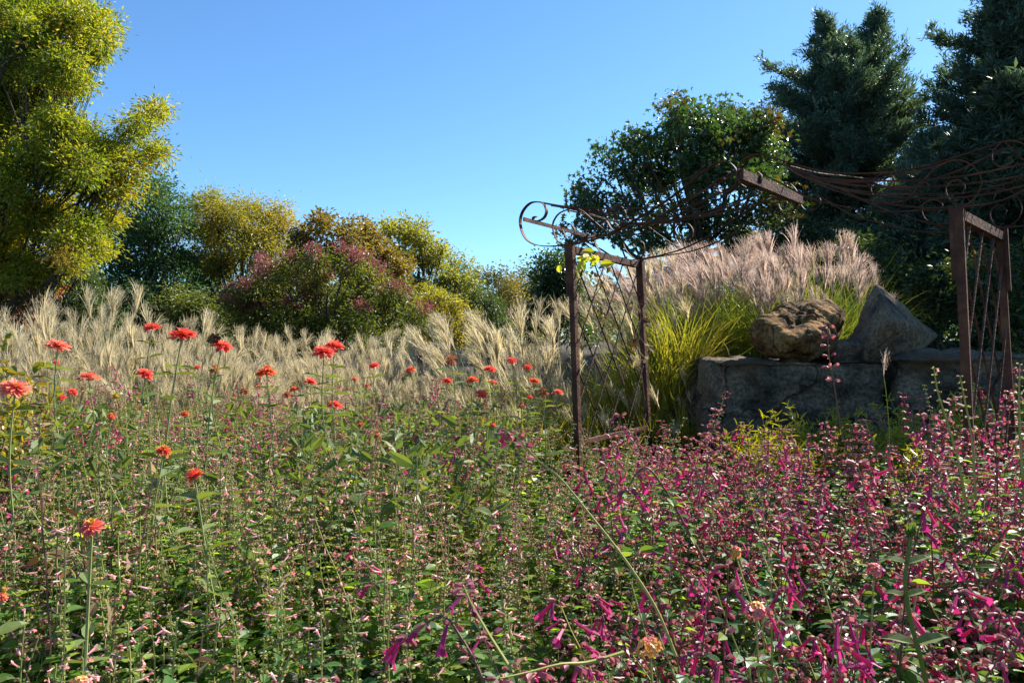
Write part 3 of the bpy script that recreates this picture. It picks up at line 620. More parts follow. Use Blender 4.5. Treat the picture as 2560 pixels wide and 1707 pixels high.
for px,Y,s in SL:
    x=(px-CX)/F*Y
    place_miscanthus((PB if Y<7.65 else PG)[k%2],(x,Y,float(ground_z(x,Y))),rng.uniform(-.4,.4),s,'golden green miscanthus on the slope seen through the trellis','golden miscanthus behind the trellis'); k+=1
TP=[(1640,9.6,.86),(1710,9.4,.9),(1780,9.4,.98),(1850,9.2,1.0),(1920,9.2,1.02),(1990,9.2,1.0),(2060,9.2,.96),(2120,9.4,.85),(1760,8.5,.8),(1850,8.3,.8),(1940,8.2,.8),(2030,8.2,.78),(1700,8.3,.72)]
for px,Y,s in TP:
    x=(px-CX)/F*Y
    place_miscanthus(PK[k%3],(x,Y,float(ground_z(x,Y))),rng.uniform(-.4,.4),s,'pinkish plumed miscanthus on top of the mound above the tan boulder','pink miscanthus on the mound'); k+=1

# ------------------------------------------------------------------ rocks
def rock_from_hull(name,label,pts,mat,sharp=14,amp=.03,freq=3,seed=0,sub=6,pits=0.0):
    bm=bmesh.new()
    for p in pts: bm.verts.new([float(c) for c in p])
    bmesh.ops.convex_hull(bm,input=bm.verts); bm.normal_update()
    c=np.mean(np.array(pts),0); N=[];Hh=[]
    for f in bm.faces:
        n=np.array(f.normal); h=float(n@(np.array(f.verts[0].co)-c))
        if h<0: n=-n;h=-h
        N.append(n);Hh.append(h)
    bm.free(); N=np.array(N);Hh=np.array(Hh)
    b2=bmesh.new(); bmesh.ops.create_icosphere(b2,subdivisions=sub,radius=1)
    d=np.array([v.co[:] for v in b2.verts]); q=np.maximum(d@N.T,1e-4)/Hh
    rad=1/((q**sharp).sum(1)**(1/sharp)); V=d*rad[:,None]
    base=np.array([c[0],c[1],min(p[2] for p in pts)])
    for v,p,dd in zip(b2.verts,V,d):
        w=Vector(p*freq)+Vector((seed*7.3,seed,0))
        n=mnoise.fractal(w,1.0,2.1,6)+.6*abs(mnoise.noise(w*2.3))
        k=amp*n
        if pits: k-=pits*max(0,mnoise.noise(w*1.1+Vector((9,0,0)))-.1)
        v.co=Vector(p+dd*k)+Vector(c-base)
    me=bpy.data.meshes.new(name); b2.to_mesh(me); b2.free(); me.materials.append(M[mat])
    for p in me.polygons: p.use_smooth=True
    o=bpy.data.objects.new(name,me); COL.objects.link(o); o.location=base; tag(o,label,'boulder'); return o
def hp(px,py,Y): return W(px,py,Y)
rock_from_hull('boulder','rounded tan sandstone boulder with a sunlit cleft top, left one on the ledge',
  [hp(1868,835,6.5),hp(1890,800,6.4),hp(1935,772,6.6),hp(2010,748,6.6),hp(2085,752,6.7),hp(2108,790,6.6),hp(2108,840,6.5),hp(2085,885,6.4),hp(1950,910,6.3),hp(1905,890,6.4),hp(2030,905,6.2),hp(1985,845,6.0),hp(1900,850,7.0),hp(2080,850,7.1),hp(1990,755,7.0),hp(2065,832,6.05)],'rock_tan',sharp=16,amp=.075,freq=4.2,seed=1,pits=.14)
rock_from_hull('boulder','pointed triangular grey boulder leaning beside the tan one',
  [hp(2188,708,6.75),hp(2098,890,6.6),hp(2160,905,6.3),hp(2345,838,6.9),hp(2290,885,6.6),hp(2228,796,6.05),hp(2130,850,7.3),hp(2330,850,7.3),hp(2200,720,7.0),hp(2170,890,6.25)],'rock_grey',sharp=70,amp=.035,freq=3.4,seed=2)
def slab(name,label,x0,x1,y0,y1,z0,z1,seed,rz=0,mat='rock_slab'):
    bm=bmesh.new(); bmesh.ops.create_cube(bm,size=1)
    bmesh.ops.subdivide_edges(bm,edges=bm.edges[:],cuts=66,use_grid_fill=True)
    cx,cyy=(x0+x1)/2,(y0+y1)/2; bm.normal_update()
    sx,sy,sz=x1-x0,y1-y0,z1-z0
    for v in bm.verts:
        c=np.array(v.co); q=np.abs(c)*2; k=(q**16).sum()**(-1/16); c=c*min(1,k*1.0)*1.0
        p=Vector((c[0]*sx,c[1]*sy,c[2]*sz+sz/2)); w=p*2.2+Vector((seed*5.1,0,seed))
        n=mnoise.fractal(w,1.0,2.0,6); st=mnoise.noise(Vector((p.x*.6+seed,p.y*.6,p.z*9)))
        crack=abs(mnoise.noise(Vector((p.x*1.3+seed*3,p.y*1.3,.3*p.z))))
        cut=-.06*max(0,1-crack/.05)
        d=v.normal
        lay=math.floor((p.z+.05*mnoise.noise(Vector((p.x*1.5,p.y,seed))))*2.6); colm=math.floor((p.x+.25*mnoise.noise(Vector((lay*3.1,p.z,seed))))*1.9+lay*.37)
        hsh=math.sin(lay*12.9898+colm*78.233+seed*3.7)*43758.5453; hsh-=math.floor(hsh); blk=.09*(hsh-.5)
        side=1-abs(d.z)
        v.co=p+d*(.06*n+(.018*st)*side+cut*side+blk*side)
    me=bpy.data.meshes.new(name); bm.to_mesh(me); bm.free(); me.materials.append(M[mat])
    for p in me.polygons: p.use_smooth=True
    o=bpy.data.objects.new(name,me); COL.objects.link(o); o.location=(cx,cyy,z0); o.rotation_euler=(0,0,rz); tag(o,label,'stone ledge'); return o
slab('stone_ledge','long weathered stone ledge under the tan boulder',1.62,2.98,6.15,7.4,.1,1.25,3)
slab('stone_ledge','shaded right hand stone ledge under the pointed boulder, running behind the right trellis',2.99,4.4,6.1,7.4,.1,1.31,4)
slab('flat_stone','thin flat stone wedged beneath the two boulders',2.62,3.25,6.35,7.2,1.22,1.38,5)

# ------------------------------------------------------------------ arbor
LF=np.array([.415,5.5]);LB=np.array([1.06,6.5]);RF=np.array([2.22,3.9]);RB=np.array([2.89,4.7])
AD=nrm(np.append((LB-LF)+(RB-RF),0)); BD=nrm(np.append(RF-LF,0))
def onp(px,py,a):
    P0=LF+(LB-LF)*a; bd=(RF-LF)*(1-a)+(RB-LB)*a; u=(px-CX)/F
    b=(u*P0[1]-P0[0])/(bd[0]-u*bd[1]); Y=P0[1]+b*bd[1]
    return W(px,py,Y)
def c3(l): return [(1250+.3189*x,350+.3189*y) for x,y in l]
def c4(l): return [(1800+.3507*x,300+.3507*y) for x,y in l]
def curve(pts,a0,a1=None,per=6):
    a1=a0 if a1 is None else a1; n=len(pts)
    return catmull([onp(p[0],p[1],a0+(a1-a0)*i/(n-1)) for i,p in enumerate(pts)],per)
arb=empty('garden_arbor',(1.6,5.1,0),'rusty iron garden arbor with scrolled wavy roof and two trellis sides','arbor')
O=np.array([1.6,5.1,0])
def part(name,g): return g.shift(-O).obj(name,[M['rust']],arb)
posts={}
for nm,(t,b,Y) in {'LF':((1428,612),(1454,1350),5.5),'LB':((1597,652),(1632,1275),6.5),'RF':((2396,520),(2446,1556),3.9),'RB':((2499,578),(2552,1440),4.7)}.items():
    g=Geo(); T=W(t[0],t[1],Y); Bm=W(b[0],b[1],Y); Bm[2]=-.05
    posts[nm]=(T,Bm)
    beam(g,Bm,T,AD,.042,.042)
    m=T+(Bm-T)*.17; sg=-1 if nm in('LF','RF') else 1
    beam(g,m+BD*.032*sg,T+BD*.032*sg+np.array([0,0,.012]),AD,.05,.02)
    part('post',g)
for f,b in (('LF','LB'),('RF','RB')):
    (T0,B0),(T1,B1)=posts[f],posts[b]
    g=Geo(); dz=np.array([0,0,-.035]); beam(g,T0+AD*.03+dz,T1-AD*.03+dz,BD,.05,.05); part('top_rail',g)
    z0=.69; p0=T0+(B0-T0)*((T0[2]-z0)/(T0[2]-B0[2])); p1=T1+(B1-T1)*((T1[2]-z0)/(T1[2]-B1[2]))
    g=Geo(); beam(g,p0+AD*.03,p1-AD*.03,BD,.03,.03); part('bottom_rail',g)
    # diamond lattice of thin rods
    Wp=np.linalg.norm(T1-T0); Hh=T0[2]-.07-z0; sl=1.22
    def pt(s,z): 
        u=s/Wp; top=T0+(T1-T0)*u; bot=p0+(p1-p0)*u; return bot+(top-bot)*(z/Hh)+np.array([0,0,-.03])
    for sg in (1,-1):
        for c in np.arange(-6,7)*.31+.1:
            # line z = sl*(s-c) for sg=1, mirrored otherwise
            pts=[]
            for s in np.linspace(0,Wp,60):
                z=sl*((s if sg>0 else Wp-s)-c)
                if 0<=z<=Hh: pts.append((s,z))
            if len(pts)>4:
                g=Geo(); tubes(g,np.array([pt(*pts[0]),pt(*pts[-1])])+BD*(.008*sg),.006,6); part('lattice_rod',g)
# ridge beam
g=Geo(); r0=onp(1849,437,0); r1=onp(1998,500,1.0); beam(g,r0,r1,np.array([0,0,1.]),.062,.05); part('ridge_beam',g)
# eave bar
g=Geo(); beam(g,onp(1309,548,0),onp(1486,594,1),np.array([0,0,1.]),.028,.01); part('eave_bar',g)
g=Geo(); beam(g,posts['LF'][0]*0+onp(2700,470,0),onp(2735,520,1),np.array([0,0,1.]),.028,.01); part('eave_bar',g)
def bar(pts,a0,a1=None,w=.03,th=.006,name='scroll_bar'):
    g=Geo(); flatbar(g,curve(pts,a0,a1),AD,w,th); part(name,g)
def wire(pts,a0,a1=None,r=.0055,name='roof_wire'):
    g=Geo(); tubes(g,curve(pts,a0,a1),r,5); part(name,g)
bar(c3([(285,600),(262,610),(265,630),(300,635),(345,610),(365,560),(345,505),(305,487),(240,495),(185,550),(160,620),(165,690),(200,770),(260,815),(350,832),(450,830),(540,815),(700,790),(850,740),(1000,660),(1150,575),(1300,480),(1450,370),(1600,250),(1680,190),(1740,172),(1800,180),(1850,230),(1862,290),(1850,350),(1800,400),(1750,418),(1710,390),(1695,340),(1715,310),(1760,300)]),0,name='roof_rib')
bar(c3([(890,640),(925,670),(930,700),(905,715),(870,690),(830,632),(770,660),(745,700),(738,760),(755,830),(800,890),(870,930),(960,945),(1100,932),(1250,905),(1400,865),(1550,800),(1700,715),(1850,610),(2000,520),(2120,470),(2200,455),(2240,470),(2250,500),(2225,510)]),1,name='roof_rib')
bar(c3([(1120,935),(1300,905),(1500,872),(1700,800),(1900,690),(2050,590),(2180,480)]),.9,1.0,w=.02,name='roof_rib')
bar(c3([(560,805),(700,770),(900,735),(1100,690),(1250,600),(1400,520),(1550,430),(1700,330),(1850,240)]),.2,.12,w=.02,name='roof_rib')
bar(c3([(1000,755),(1150,720),(1300,650),(1450,560),(1600,480),(1750,400),(1900,330)]),.5,.35,w=.02,name='roof_rib')
bar(c3([(520,770),(490,700),(500,665),(540,655),(580,690),(585,740),(560,800),(510,820),(450,790),(415,700),(420,640),(460,580),(520,550),(590,535),(650,560),(720,620),(800,690),(850,725),(900,710)]),0.08,w=.016)
bar(c3([(1060,840),(1045,810),(1080,785),(1125,810),(1130,870),(1100,925),(1050,925),(1000,880),(970,820),(985,770),(1050,720),(1150,680),(1230,730),(1330,800),(1400,840)]),.95,w=.016)
bar(c3([(890,600),(862,580),(870,550),(910,525),(955,525),(985,570),(985,620),(960,660),(900,690)]),.5,w=.016)
bar(c3([(1420,745),(1390,710),(1410,670),(1470,655),(1510,700),(1510,750),(1490,800)]),.95,w=.016)
for a0,a1,l in ((0,1,[(305,487),(450,520),(640,560),(800,610),(1000,650),(1250,640),(1500,600),(1750,540),(2040,400)]),
  (0,.3,[(305,487),(500,520),(700,535),(1000,540),(1300,510),(1500,440),(1650,370),(1850,270)]),
  (.05,.5,[(400,515),(600,545),(850,578),(1100,580),(1300,575),(1500,510),(1700,430),(1900,330)]),
  (.1,.8,[(520,550),(700,590),(900,640),(1150,660),(1400,640),(1700,560),(2000,430)]),
  (.2,.1,[(560,535),(830,535),(1000,485),(1200,420),(1400,335),(1600,240),(1720,180)]),
  (.3,1,[(850,725),(1000,690),(1200,650),(1500,620),(1750,570),(2000,500),(2150,450)]),
  (.6,1,[(930,690),(1100,670),(1300,640),(1500,590),(1750,520),(2050,420)]),
  (.1,.6,[(640,560),(900,600),(1150,630),(1400,590),(1650,500),(1880,370)])): wire(c3(l),a0,a1)
# right wing
bar(c4([(185,482),(150,455),(128,400),(140,325),(190,272),(270,248),(340,262),(430,310),(560,390),(720,465),(900,530),(1100,585),(1300,612),(1500,630),(1700,622),(1900,600),(2050,560),(2167,500),(2300,400),(2420,310),(2480,350),(2450,430),(2400,420)]),0,name='roof_rib')
bar(c4([(380,270),(520,312),(700,360),(900,382),(1100,380),(1300,362),(1500,320),(1700,260),(1900,195),(2000,160),(2090,150),(2167,175),(2230,230)]),0.0,.45,w=.02,name='roof_rib')
bar(c4([(2050,265),(2085,285),(2070,312),(2020,335),(1970,320),(1940,280),(1948,222),(2000,162)]),.3,w=.02)
bar(c4([(2030,160),(2100,220),(2170,290),(2260,360)]),.35,.7,w=.03,name='roof_rib')
for a0,a1,l in ((.1,.3,[(430,310),(650,400),(900,430),(1200,435),(1500,425),(1800,390),(2167,315),(2300,290)]),
  (.1,.4,[(480,330),(750,430),(1000,470),(1300,480),(1600,470),(1900,440),(2167,395),(2300,370)]),
  (.1,.5,[(520,360),(800,470),(1100,520),(1400,530),(1700,525),(1900,490),(2167,420),(2300,390)]),
  (.1,.2,[(560,390),(850,490),(1150,545),(1450,560),(1700,555),(1950,520),(2167,470)]),
  (.2,.5,[(600,400),(800,440),(1050,450),(1300,500),(1500,430),(1700,360),(1950,240),(2050,200)]),
  (.1,.6,[(500,330),(700,380),(880,400),(1100,420),(1350,380),(1600,310)]),
  (.9,1,[(690,535),(800,600),(950,680),(1200,750),(1450,798),(1640,802),(1900,790)]),
  (.6,.9,[(270,370),(450,460),(620,550),(800,600),(1000,640),(1200,655),(1500,640),(1700,625)]),
  (.8,1,[(700,440),(850,490),(1100,610),(1300,680),(1500,740),(1640,770),(1900,775),(2167,755),(2300,730)])): wire(c4(l),a0,a1)
bar(c4([(1130,600),(1320,575),(1430,450),(1530,350),(1640,295),(1740,295),(1820,345),(1865,430),(1840,520),(1780,590),(1710,605),(1640,570),(1610,500),(1640,445),(1700,430),(1745,470),(1730,525)]),.1,w=.016)
bar(c4([(1290,580),(1200,590),(1110,560),(1075,490),(1095,420),(1160,388),(1220,395),(1245,440),(1220,490),(1170,500)]),.3,w=.016)
bar(c4([(1640,735),(1540,745),(1470,710),(1440,650),(1460,590),(1530,570),(1585,600),(1570,640)]),.9,w=.016)
bar(c4([(1960,490),(2060,500),(2120,550),(2150,620),(2130,700),(2060,755),(1980,760),(1930,700),(1935,640),(1990,605),(2040,640),(2035,670)]),.9,w=.016)
bar(c4([(470,572),(440,560),(418,595),(435,640),(480,655),(540,625),(560,570),(545,505),(500,455),(460,452)]),1,w=.028)
bar(c4([(560,575),(600,635),(650,650),(700,620),(715,570),(690,535),(800,590)]),1,w=.028)
bar(c4([(30,420),(0,430),(-20,470),(10,515),(60,520),(110,480),(128,400)]),0.05,w=.028)
bar(c4([(190,480),(240,488),(285,450),(297,400),(270,370)]),0.25,w=.028)

# vines on the arbor
def vine(name,label,pts,Y,leafmat,ln,n,seed,extra=.06):
    r=np.random.default_rng(seed); path=catmull([W(p[0],p[1],Y-.06) for p in pts],5); b=path[0].copy()
    st=Geo(); tubes(st,path,.003,4)
    i=r.integers(len(path)//4,len(path),n); P=path[i]+r.normal(size=(n,3))*extra; lf=Geo()
    for a,c in zip(path[i],P): tubes(st,np.array([a,c]),.0012,3,cap=False)
    L=ln*r.uniform(.7,1.2,n); scatter(lf,LEAF_N,P,rdir(n,-.5,r),nrm(rdir(n,.6,r)+np.array([0,-.5,0])),np.stack([L*.62,L,L],1))
    root=empty(name,b,label,'vine'); st.shift(-b).obj('stem',[M['mag_stem']],root); lf.shift(-b).obj('foliage',[M[leafmat]],root)
vine('climbing_vine','bright yellow green vine leaves at the top of the near left trellis',[(1446,760),(1452,700),(1462,660),(1475,635),(1490,650)],5.55,'vine_leaf',.085,17,1,.06)
vine('climbing_vine','withered brown vine leaves caught on the left trellis rods',[(1450,1010),(1480,900),(1500,830),(1480,760),(1510,700),(1490,660)],5.75,'dry_leaf',.055,15,2,.06)
vine('climbing_vine','dark dried vine clinging to the back left trellis post',[(1612,1000),(1600,900),(1596,850),(1602,790),(1590,740)],6.35,'dry_leaf',.075,16,3,.06)
vine('climbing_vine','thin dry twining vine in the upper centre of the left trellis',[(1560,960),(1540,880),(1550,800),(1525,740),(1505,700)],5.95,'dry_leaf',.05,10,4,.05)

# ------------------------------------------------------------------ salvias
def stem_path(r,base,h,az,lean,curve_,k=14):
    t=np.linspace(0,1,k); th=lean+curve_*t
    x=np.concatenate([[0],np.cumsum(np.sin(th[1:])*h/(k-1))]); z=np.concatenate([[0],np.cumsum(np.cos(th[1:])*h/(k-1))])
    p=base+np.stack([x*math.cos(az),x*math.sin(az),z],1)
    p[1:]+=np.cumsum(r.normal(size=(k-1,3))*.0035,0); return p
def at(path,t):
    k=len(path)-1; x=np.clip(t,0,1)*k; i=np.minimum(x.astype(int),k-1); f=(x-i)[:,None]
    return path[i]*(1-f)+path[i+1]*f, nrm(path[i+1]-path[i])
PINKM=['sal_stem','sal_leaf','calyx_green','calyx_mauve','pet_pink','pet_coral']
MAGM=['mag_stem','mag_leaf','mag_calyx','mag_pet','mag_stem_green']
def leaf_pairs(g,path,ts,ln,wd,mat,r,base=LEAF_N,rot=0,el=.25,droop=.2):
    P,T=at(path,ts); n=len(ts)
    for s in (0,1):
        a=rot+np.arange(n)*np.pi/2+s*np.pi+r.normal(0,.35,n)
        D=np.stack([np.cos(a),np.sin(a),np.full(n,el)-r.random(n)*droop*2],1); D=nrm(D+.15*T)
        L=ln*r.uniform(.6,1.2,n)*(np.interp(ts,[0,.5,1],[1,1,.55]))
        off=nrm(D)*(L*.22)[:,None]
        scatter(g,base,P+off*.8,D,nrm(np.array([0,0,1.])+r.normal(size=(n,3))*.35),np.stack([L*wd,L,L],1),mat)
        # petioles
        tubes(g,np.stack([P,P+off*.9],1),.0011,3,mat,cap=False)
def pink_spike(g,path,t0,r,fl=.25,mauve=.4,whorl=5,gapd=.023):
    Lp=np.linalg.norm(path[-1]-path[0])*(1-t0); n=max(4,int(Lp/gapd)); ts=np.linspace(t0,1,n)
    P,T=at(path,ts); P=np.repeat(P,whorl,0); T=np.repeat(T,whorl,0); m=len(P); a=np.tile(np.arange(whorl)*2*np.pi/whorl,n)+np.repeat(r.uniform(0,6,n),whorl)
    D=np.stack([np.cos(a),np.sin(a),r.uniform(-.25,.5,m)],1); keep=r.random(m)<.85; P,D=P[keep],nrm(D)[keep]; m=len(P)
    fr=np.repeat(np.linspace(1,.55,n),whorl)[keep]; L=.0096*fr*r.uniform(.7,1.3,m)
    mv=r.random(m)<mauve; S=np.stack([L*.9,L*1.1,L*.9],1)
    scatter(g,BELL,P[~mv]+D[~mv]*.003,D[~mv],[0,0,1],S[~mv],2); scatter(g,BELL,P[mv]+D[mv]*.003,D[mv],[0,0,1],S[mv],3)
    f=np.where(r.random(m)<fl*.2)[0]
    if len(f):
        L=r.uniform(.014,.022,len(f)); D=D.copy(); D[f]=nrm(D[f]+r.normal(size=(len(f),3))*.35); scatter(g,TRUMPET,P[f]+D[f]*.008,D[f],[0,0,1],np.stack([L*.62,L,L*.62],1),4)
        Q=P[f]+D[f]*(.008+L[:,None]*.82); scatter(g,LEAF_Q,Q,nrm(D[f]+np.array([0,0,-.9])),D[f],np.stack([L*.45,L*.42,L*.3],1),5)
def pink_salvia(seed,nst,h,fl,mauve,split,leafn=.068,tlo=.58,thi=.74):
    r=np.random.default_rng(seed); st=Geo(); fo=Geo(); sp=[]
    for i in range(nst):
        az=r.uniform(0,6.28); base=np.array([r.normal()*.035,r.normal()*.035,0]); hh=h*r.uniform(.72,1.1)
        p=stem_path(r,base,hh,az,abs(r.normal(.15,.13)),r.normal(0,.24))
        tubes(st,p,np.linspace(.0036,.0014,14),4,0)
        t0=r.uniform(tlo,thi)
        leaf_pairs(fo,p,np.arange(.10,t0,.040)+r.uniform(0,.03),leafn*1.12,.64,1,r,rot=r.uniform(0,6))
        leaf_pairs(fo,p,np.arange(.30,t0+.16,.042),leafn*.78,.6,1,r,rot=r.uniform(0,6))
        s=Geo(); pink_spike(s,p,t0,r,fl,mauve); 
        # side branches with their own small spikes
        for b in range(r.integers(2,4)):
            tb=r.uniform(.38,.66); q0,_=at(p,np.array([tb])); pb=stem_path(r,q0[0],hh*r.uniform(.16,.30),r.uniform(0,6.28),r.uniform(.4,.8),-.45,8)
            tubes(st,pb,np.linspace(.002,.001,8),3,0,cap=False); leaf_pairs(fo,pb,np.arange(.15,.6,.2),leafn*.6,.6,1,r,rot=r.uniform(0,6))
            s2=Geo(); pink_spike(s2,pb,.5,r,fl,mauve); sp.append(s2)
        sp.append(s)
    return st,fo,sp
def mag_wand(st,fo,s,p,r,t0,fl,leafn,green=False,droopend=True):
    k=len(p); tubes(st,p,np.linspace(.0030,.0012,k),5,4 if green else 0)
    leaf_pairs(fo,p,np.arange(.08,t0,.055)+r.uniform(0,.03),leafn*1.05,.54,1,r,rot=r.uniform(0,6),el=.15,droop=.3)
    leaf_pairs(fo,p,np.arange(.2,t0+.18,.06),leafn*.72,.5,1,r,rot=r.uniform(0,6))
    Lp=np.linalg.norm(p[-1]-p[0])*(1-t0); n=max(4,int(Lp/.038)); ts=np.linspace(t0,1,n); P,T=at(p,ts); wh=4
    P=np.repeat(P,wh,0);T=np.repeat(T,wh,0);m=len(P);a=np.tile(np.arange(wh)*2*np.pi/wh,n)+np.repeat(r.uniform(0,6,n),wh)
    late=np.repeat(np.linspace(0,1,n),wh)
    D=nrm(np.stack([np.cos(a),np.sin(a),r.uniform(-.5,.45,m)-late*.25],1)+.25*T); kp=r.random(m)<np.interp(late,[0,1],[.62,.95]); P,D,late=P[kp],D[kp],late[kp]; m=len(P)
    L=r.uniform(.013,.022,m); scatter(s,BELL,P+D*.004,D,[0,0,1],np.stack([L*.55,L,L*.62],1),2)
    f=np.where(r.random(m)<fl*np.interp(late,[0,.5,1],[.06,.30,.68]))[0]
    if len(f):
        L=r.uniform(.034,.05,len(f)); D2=nrm(D[f]*.7+np.array([0,0,-.75])+r.normal(size=(len(f),3))*.25)
        scatter(s,TRUMPET,P[f]+D[f]*.012,D2,D[f],np.stack([L*.44,L,L*.44],1),3)
def mag_salvia(seed,nst,h,fl,leafn=.075):
    r=np.random.default_rng(seed); st=Geo();fo=Geo();sp=[]
    for i in range(nst):
        az=r.uniform(0,6.28); base=np.array([r.normal()*.05,r.normal()*.05,0]); hh=h*r.uniform(.7,1.12)
        p=stem_path(r,base,hh,az,abs(r.normal(.14,.1)),r.uniform(.05,.55)); s=Geo(); t0=r.uniform(.62,.80); gr=r.random()<.3
        mag_wand(st,fo,s,p,r,t0,fl,leafn,gr)
        for b in range(r.integers(1,3)):
            q0,_=at(p,np.array([r.uniform(.4,.66)])); pb=stem_path(r,q0[0],hh*r.uniform(.2,.32),r.uniform(0,6.28),r.uniform(.4,.85),r.uniform(-.3,.4),9)
            s2=Geo(); mag_wand(st,fo,s2,pb,r,.5,fl,leafn*.6,gr); sp.append(s2)
        sp.append(s)
    return st,fo,sp
def make_proto(name,parts,mats,split):
    st,fo,sp=parts; MM=[M[m] for m in mats]
    if split:
        root=empty(name,(0,0,0)); st.obj('stem',MM,root); fo.obj('foliage',MM,root)
        for s in sp: s.obj('flower_spike',MM,root)
        return root
    g=Geo(); g.merge(st); g.merge(fo)
    for s in sp: g.merge(s)
    return g.obj(name,MM)
def ylim(px):
    return float(np.interp(px,[0,560,1300,1345,1385,1470,1490,1600,1640,1760,1800,2250,2330,2430,2560],[935,925,925,1080,1270,1270,1070,1000,1045,1060,1110,1100,1000,960,945]))
PN=[make_proto('pink_salvia',pink_salvia(100+i,5,.98,.30+.12*i,.10,True),PINKM,True) for i in range(4)]
PF=[make_proto('pink_salvia',pink_salvia(110+i,9,1.0,.22+.1*i,.05+.05*i,False),PINKM,False) for i in range(5)]
PD=[make_proto('pink_salvia',pink_salvia(140+i,5,.86,.34+.12*i,.10,True,.068,.70,.84),['sal_stem','sal_leaf_shade']+PINKM[2:],True) for i in range(4)]
PM=[make_proto('pink_salvia',pink_salvia(150+i,9,1.0,.18,.62,False),PINKM,False) for i in range(3)]
MN=[make_proto('magenta_salvia',mag_salvia(120+i,6,.98,.40+.08*i),MAGM,True) for i in range(4)]
MF=[make_proto('magenta_salvia',mag_salvia(130+i,6,1.03,.34+.1*i),MAGM,False) for i in range(3)]
used=set(); count={}
def put(proto,x,y,h,label,cat,group,squash=1.0):
    rz=rng.uniform(0,6.28); s=(squash,squash,h)
    if proto.name not in used:
        used.add(proto.name); o=proto; o.location=(x,y,float(ground_z(x,y))); o.rotation_euler=(0,0,rz); o.scale=s; tag(o,label,cat,group)
    else:
        o=dup(proto,(x,y,float(ground_z(x,y))),rz,s,label); tag(o,label,cat,group)
    count[cat]=count.get(cat,0)+1
def zone_pink(px,Y):
    if Y<1.9: return 'pale pink salvia in the shadowy front of the bed at the bottom left' if px<640 else 'pale pink salvia in the front of the bed below the arching stem'
    if Y<3.6: return 'sunlit pink salvia in the left middle of the flower bed' if px<640 else 'sunlit pink salvia in the flower bed in front of the near trellis post'
    return 'far pink salvia among the coral zinnias at the back of the bed' if px<1280 else 'far pink salvia around the foot of the trellis'
def zone_mag(px,Y):
    if px<1250: return 'dusky magenta salvia among the zinnias at the back left of the bed'
    if Y<1.9: return 'magenta salvia in the dark green foreground at the bottom right'
    if Y<3.2: return 'magenta salvia with drooping tubular flowers in the thick right hand drift'
    return 'magenta salvia at the far right, in front of the stone ledge'
# the zinnias: pixel, apparent size, kind, label
ZL=[(38,972,74,'salmon','big salmon coral zinnia cut by the left edge, nearest of the blooms'),
(144,866,56,'salmon','pale salmon zinnia above the yellow leaved shrub at the left'),
(380,819,40,'red','small red zinnia held highest, left of the large coral one'),
(455,840,68,'red','large coral red zinnia seen from the side against the tan plumes'),
(554,867,54,'red','coral red zinnia with the dark butterfly on it'),
(666,931,50,'orange','orange coral zinnia with a gold eye, in front of the magenta spray'),
(221,945,52,'salmon','flat salmon zinnia with a yellow eye, right of the edge bloom'),
(363,935,42,'red','tilted coral zinnia turned sideways below the tall red one'),
(536,923,40,'aged','browning orange zinnia straight below the butterfly'),
(493,920,18,'red','tiny orange zinnia left of the browning one'),
(140,907,18,'red','tiny red zinnia bud below the pale salmon one'),
(181,980,27,'red','red zinnia low behind the flat salmon bloom'),
(153,995,29,'red','scarlet zinnia low beside the left edge bloom'),
(102,1026,25,'dead','dead brown zinnia head left of the white curled leaves'),
(277,1044,22,'orange','small orange zinnia low on the left among green leaves'),
(463,1038,24,'orange','half hidden orange zinnia below the large coral one'),
(409,1130,40,'orange','flat coral zinnia alone in the left middle of the bed'),
(486,1191,46,'red','bright red zinnia low in the left middle, right of the flat coral one'),
(610,977,32,'aged','faded rusty zinnia left of the orange one with the gold eye'),
(647,970,20,'orange','little orange zinnia under the gold eyed bloom'),
(810,880,52,'red','red zinnia of the touching pair, the lower left one'),
(836,866,50,'red','red zinnia of the touching pair, the upper right one'),
(936,914,28,'red','small coral zinnia against the tan grass right of the touching pair'),
(1128,900,42,'aged','pink brown ageing zinnia below the arching tan plume'),
(1278,902,28,'red','small red zinnia high up left of the trellis'),
(1224,924,33,'red','coral zinnia left of and below the small high red one'),
(1319,919,23,'red','small red zinnia closest to the trellis post, upper one'),
(1118,953,27,'red','coral red zinnia under the ageing pink brown one'),
(1181,951,33,'orange','dull orange zinnia right of the coral one beneath the grass'),
(1231,957,27,'salmon','pale apricot zinnia in front of the drooping white plume'),
(1204,986,31,'red','bright coral zinnia below the dull orange one'),
(1336,953,27,'orange','orange zinnia touching the dark seed head by the trellis'),
(1325,995,17,'red','tiny coral zinnia lowest in the cluster by the trellis'),
(1357,980,38,'aged','dark withered zinnia with rusty petals in the cluster by the trellis'),
(1394,982,29,'salmon','salmon zinnia half behind the near trellis post'),
(776,955,33,'red','flat red zinnia below the touching pair'),
(837,1014,40,'red','deep red zinnia in the middle of the bed below the flat red one'),
(887,949,19,'salmon','small pink salmon zinnia right of the flat red one'),
(1026,925,27,'orange','ragged coral zinnia in front of the middle of the tan drift'),
(917,965,15,'orange','tiny orange zinnia bud right of the small salmon one'),
(735,974,24,'orange','small orange zinnia left of the flat red one'),
(718,986,30,'aged','drooping faded zinnia left of the small orange one'),
(1304,1014,26,'aged','withered orange zinnia lying below the trellis cluster'),
(899,1062,27,'aged','pale faded zinnia among leaves in the middle of the bed'),
(942,1090,28,'aged','brown pink spent zinnia right of the pale faded one'),
(1233,1066,17,'orange','tiny orange zinnia deep in the foliage left of the trellis'),
(230,1323,60,'salmon','open coral pink zinnia with yellow center, alone in the shady lower left'),
(2,1500,30,'salmon','coral pink zinnia cut by the left edge near the bottom')]
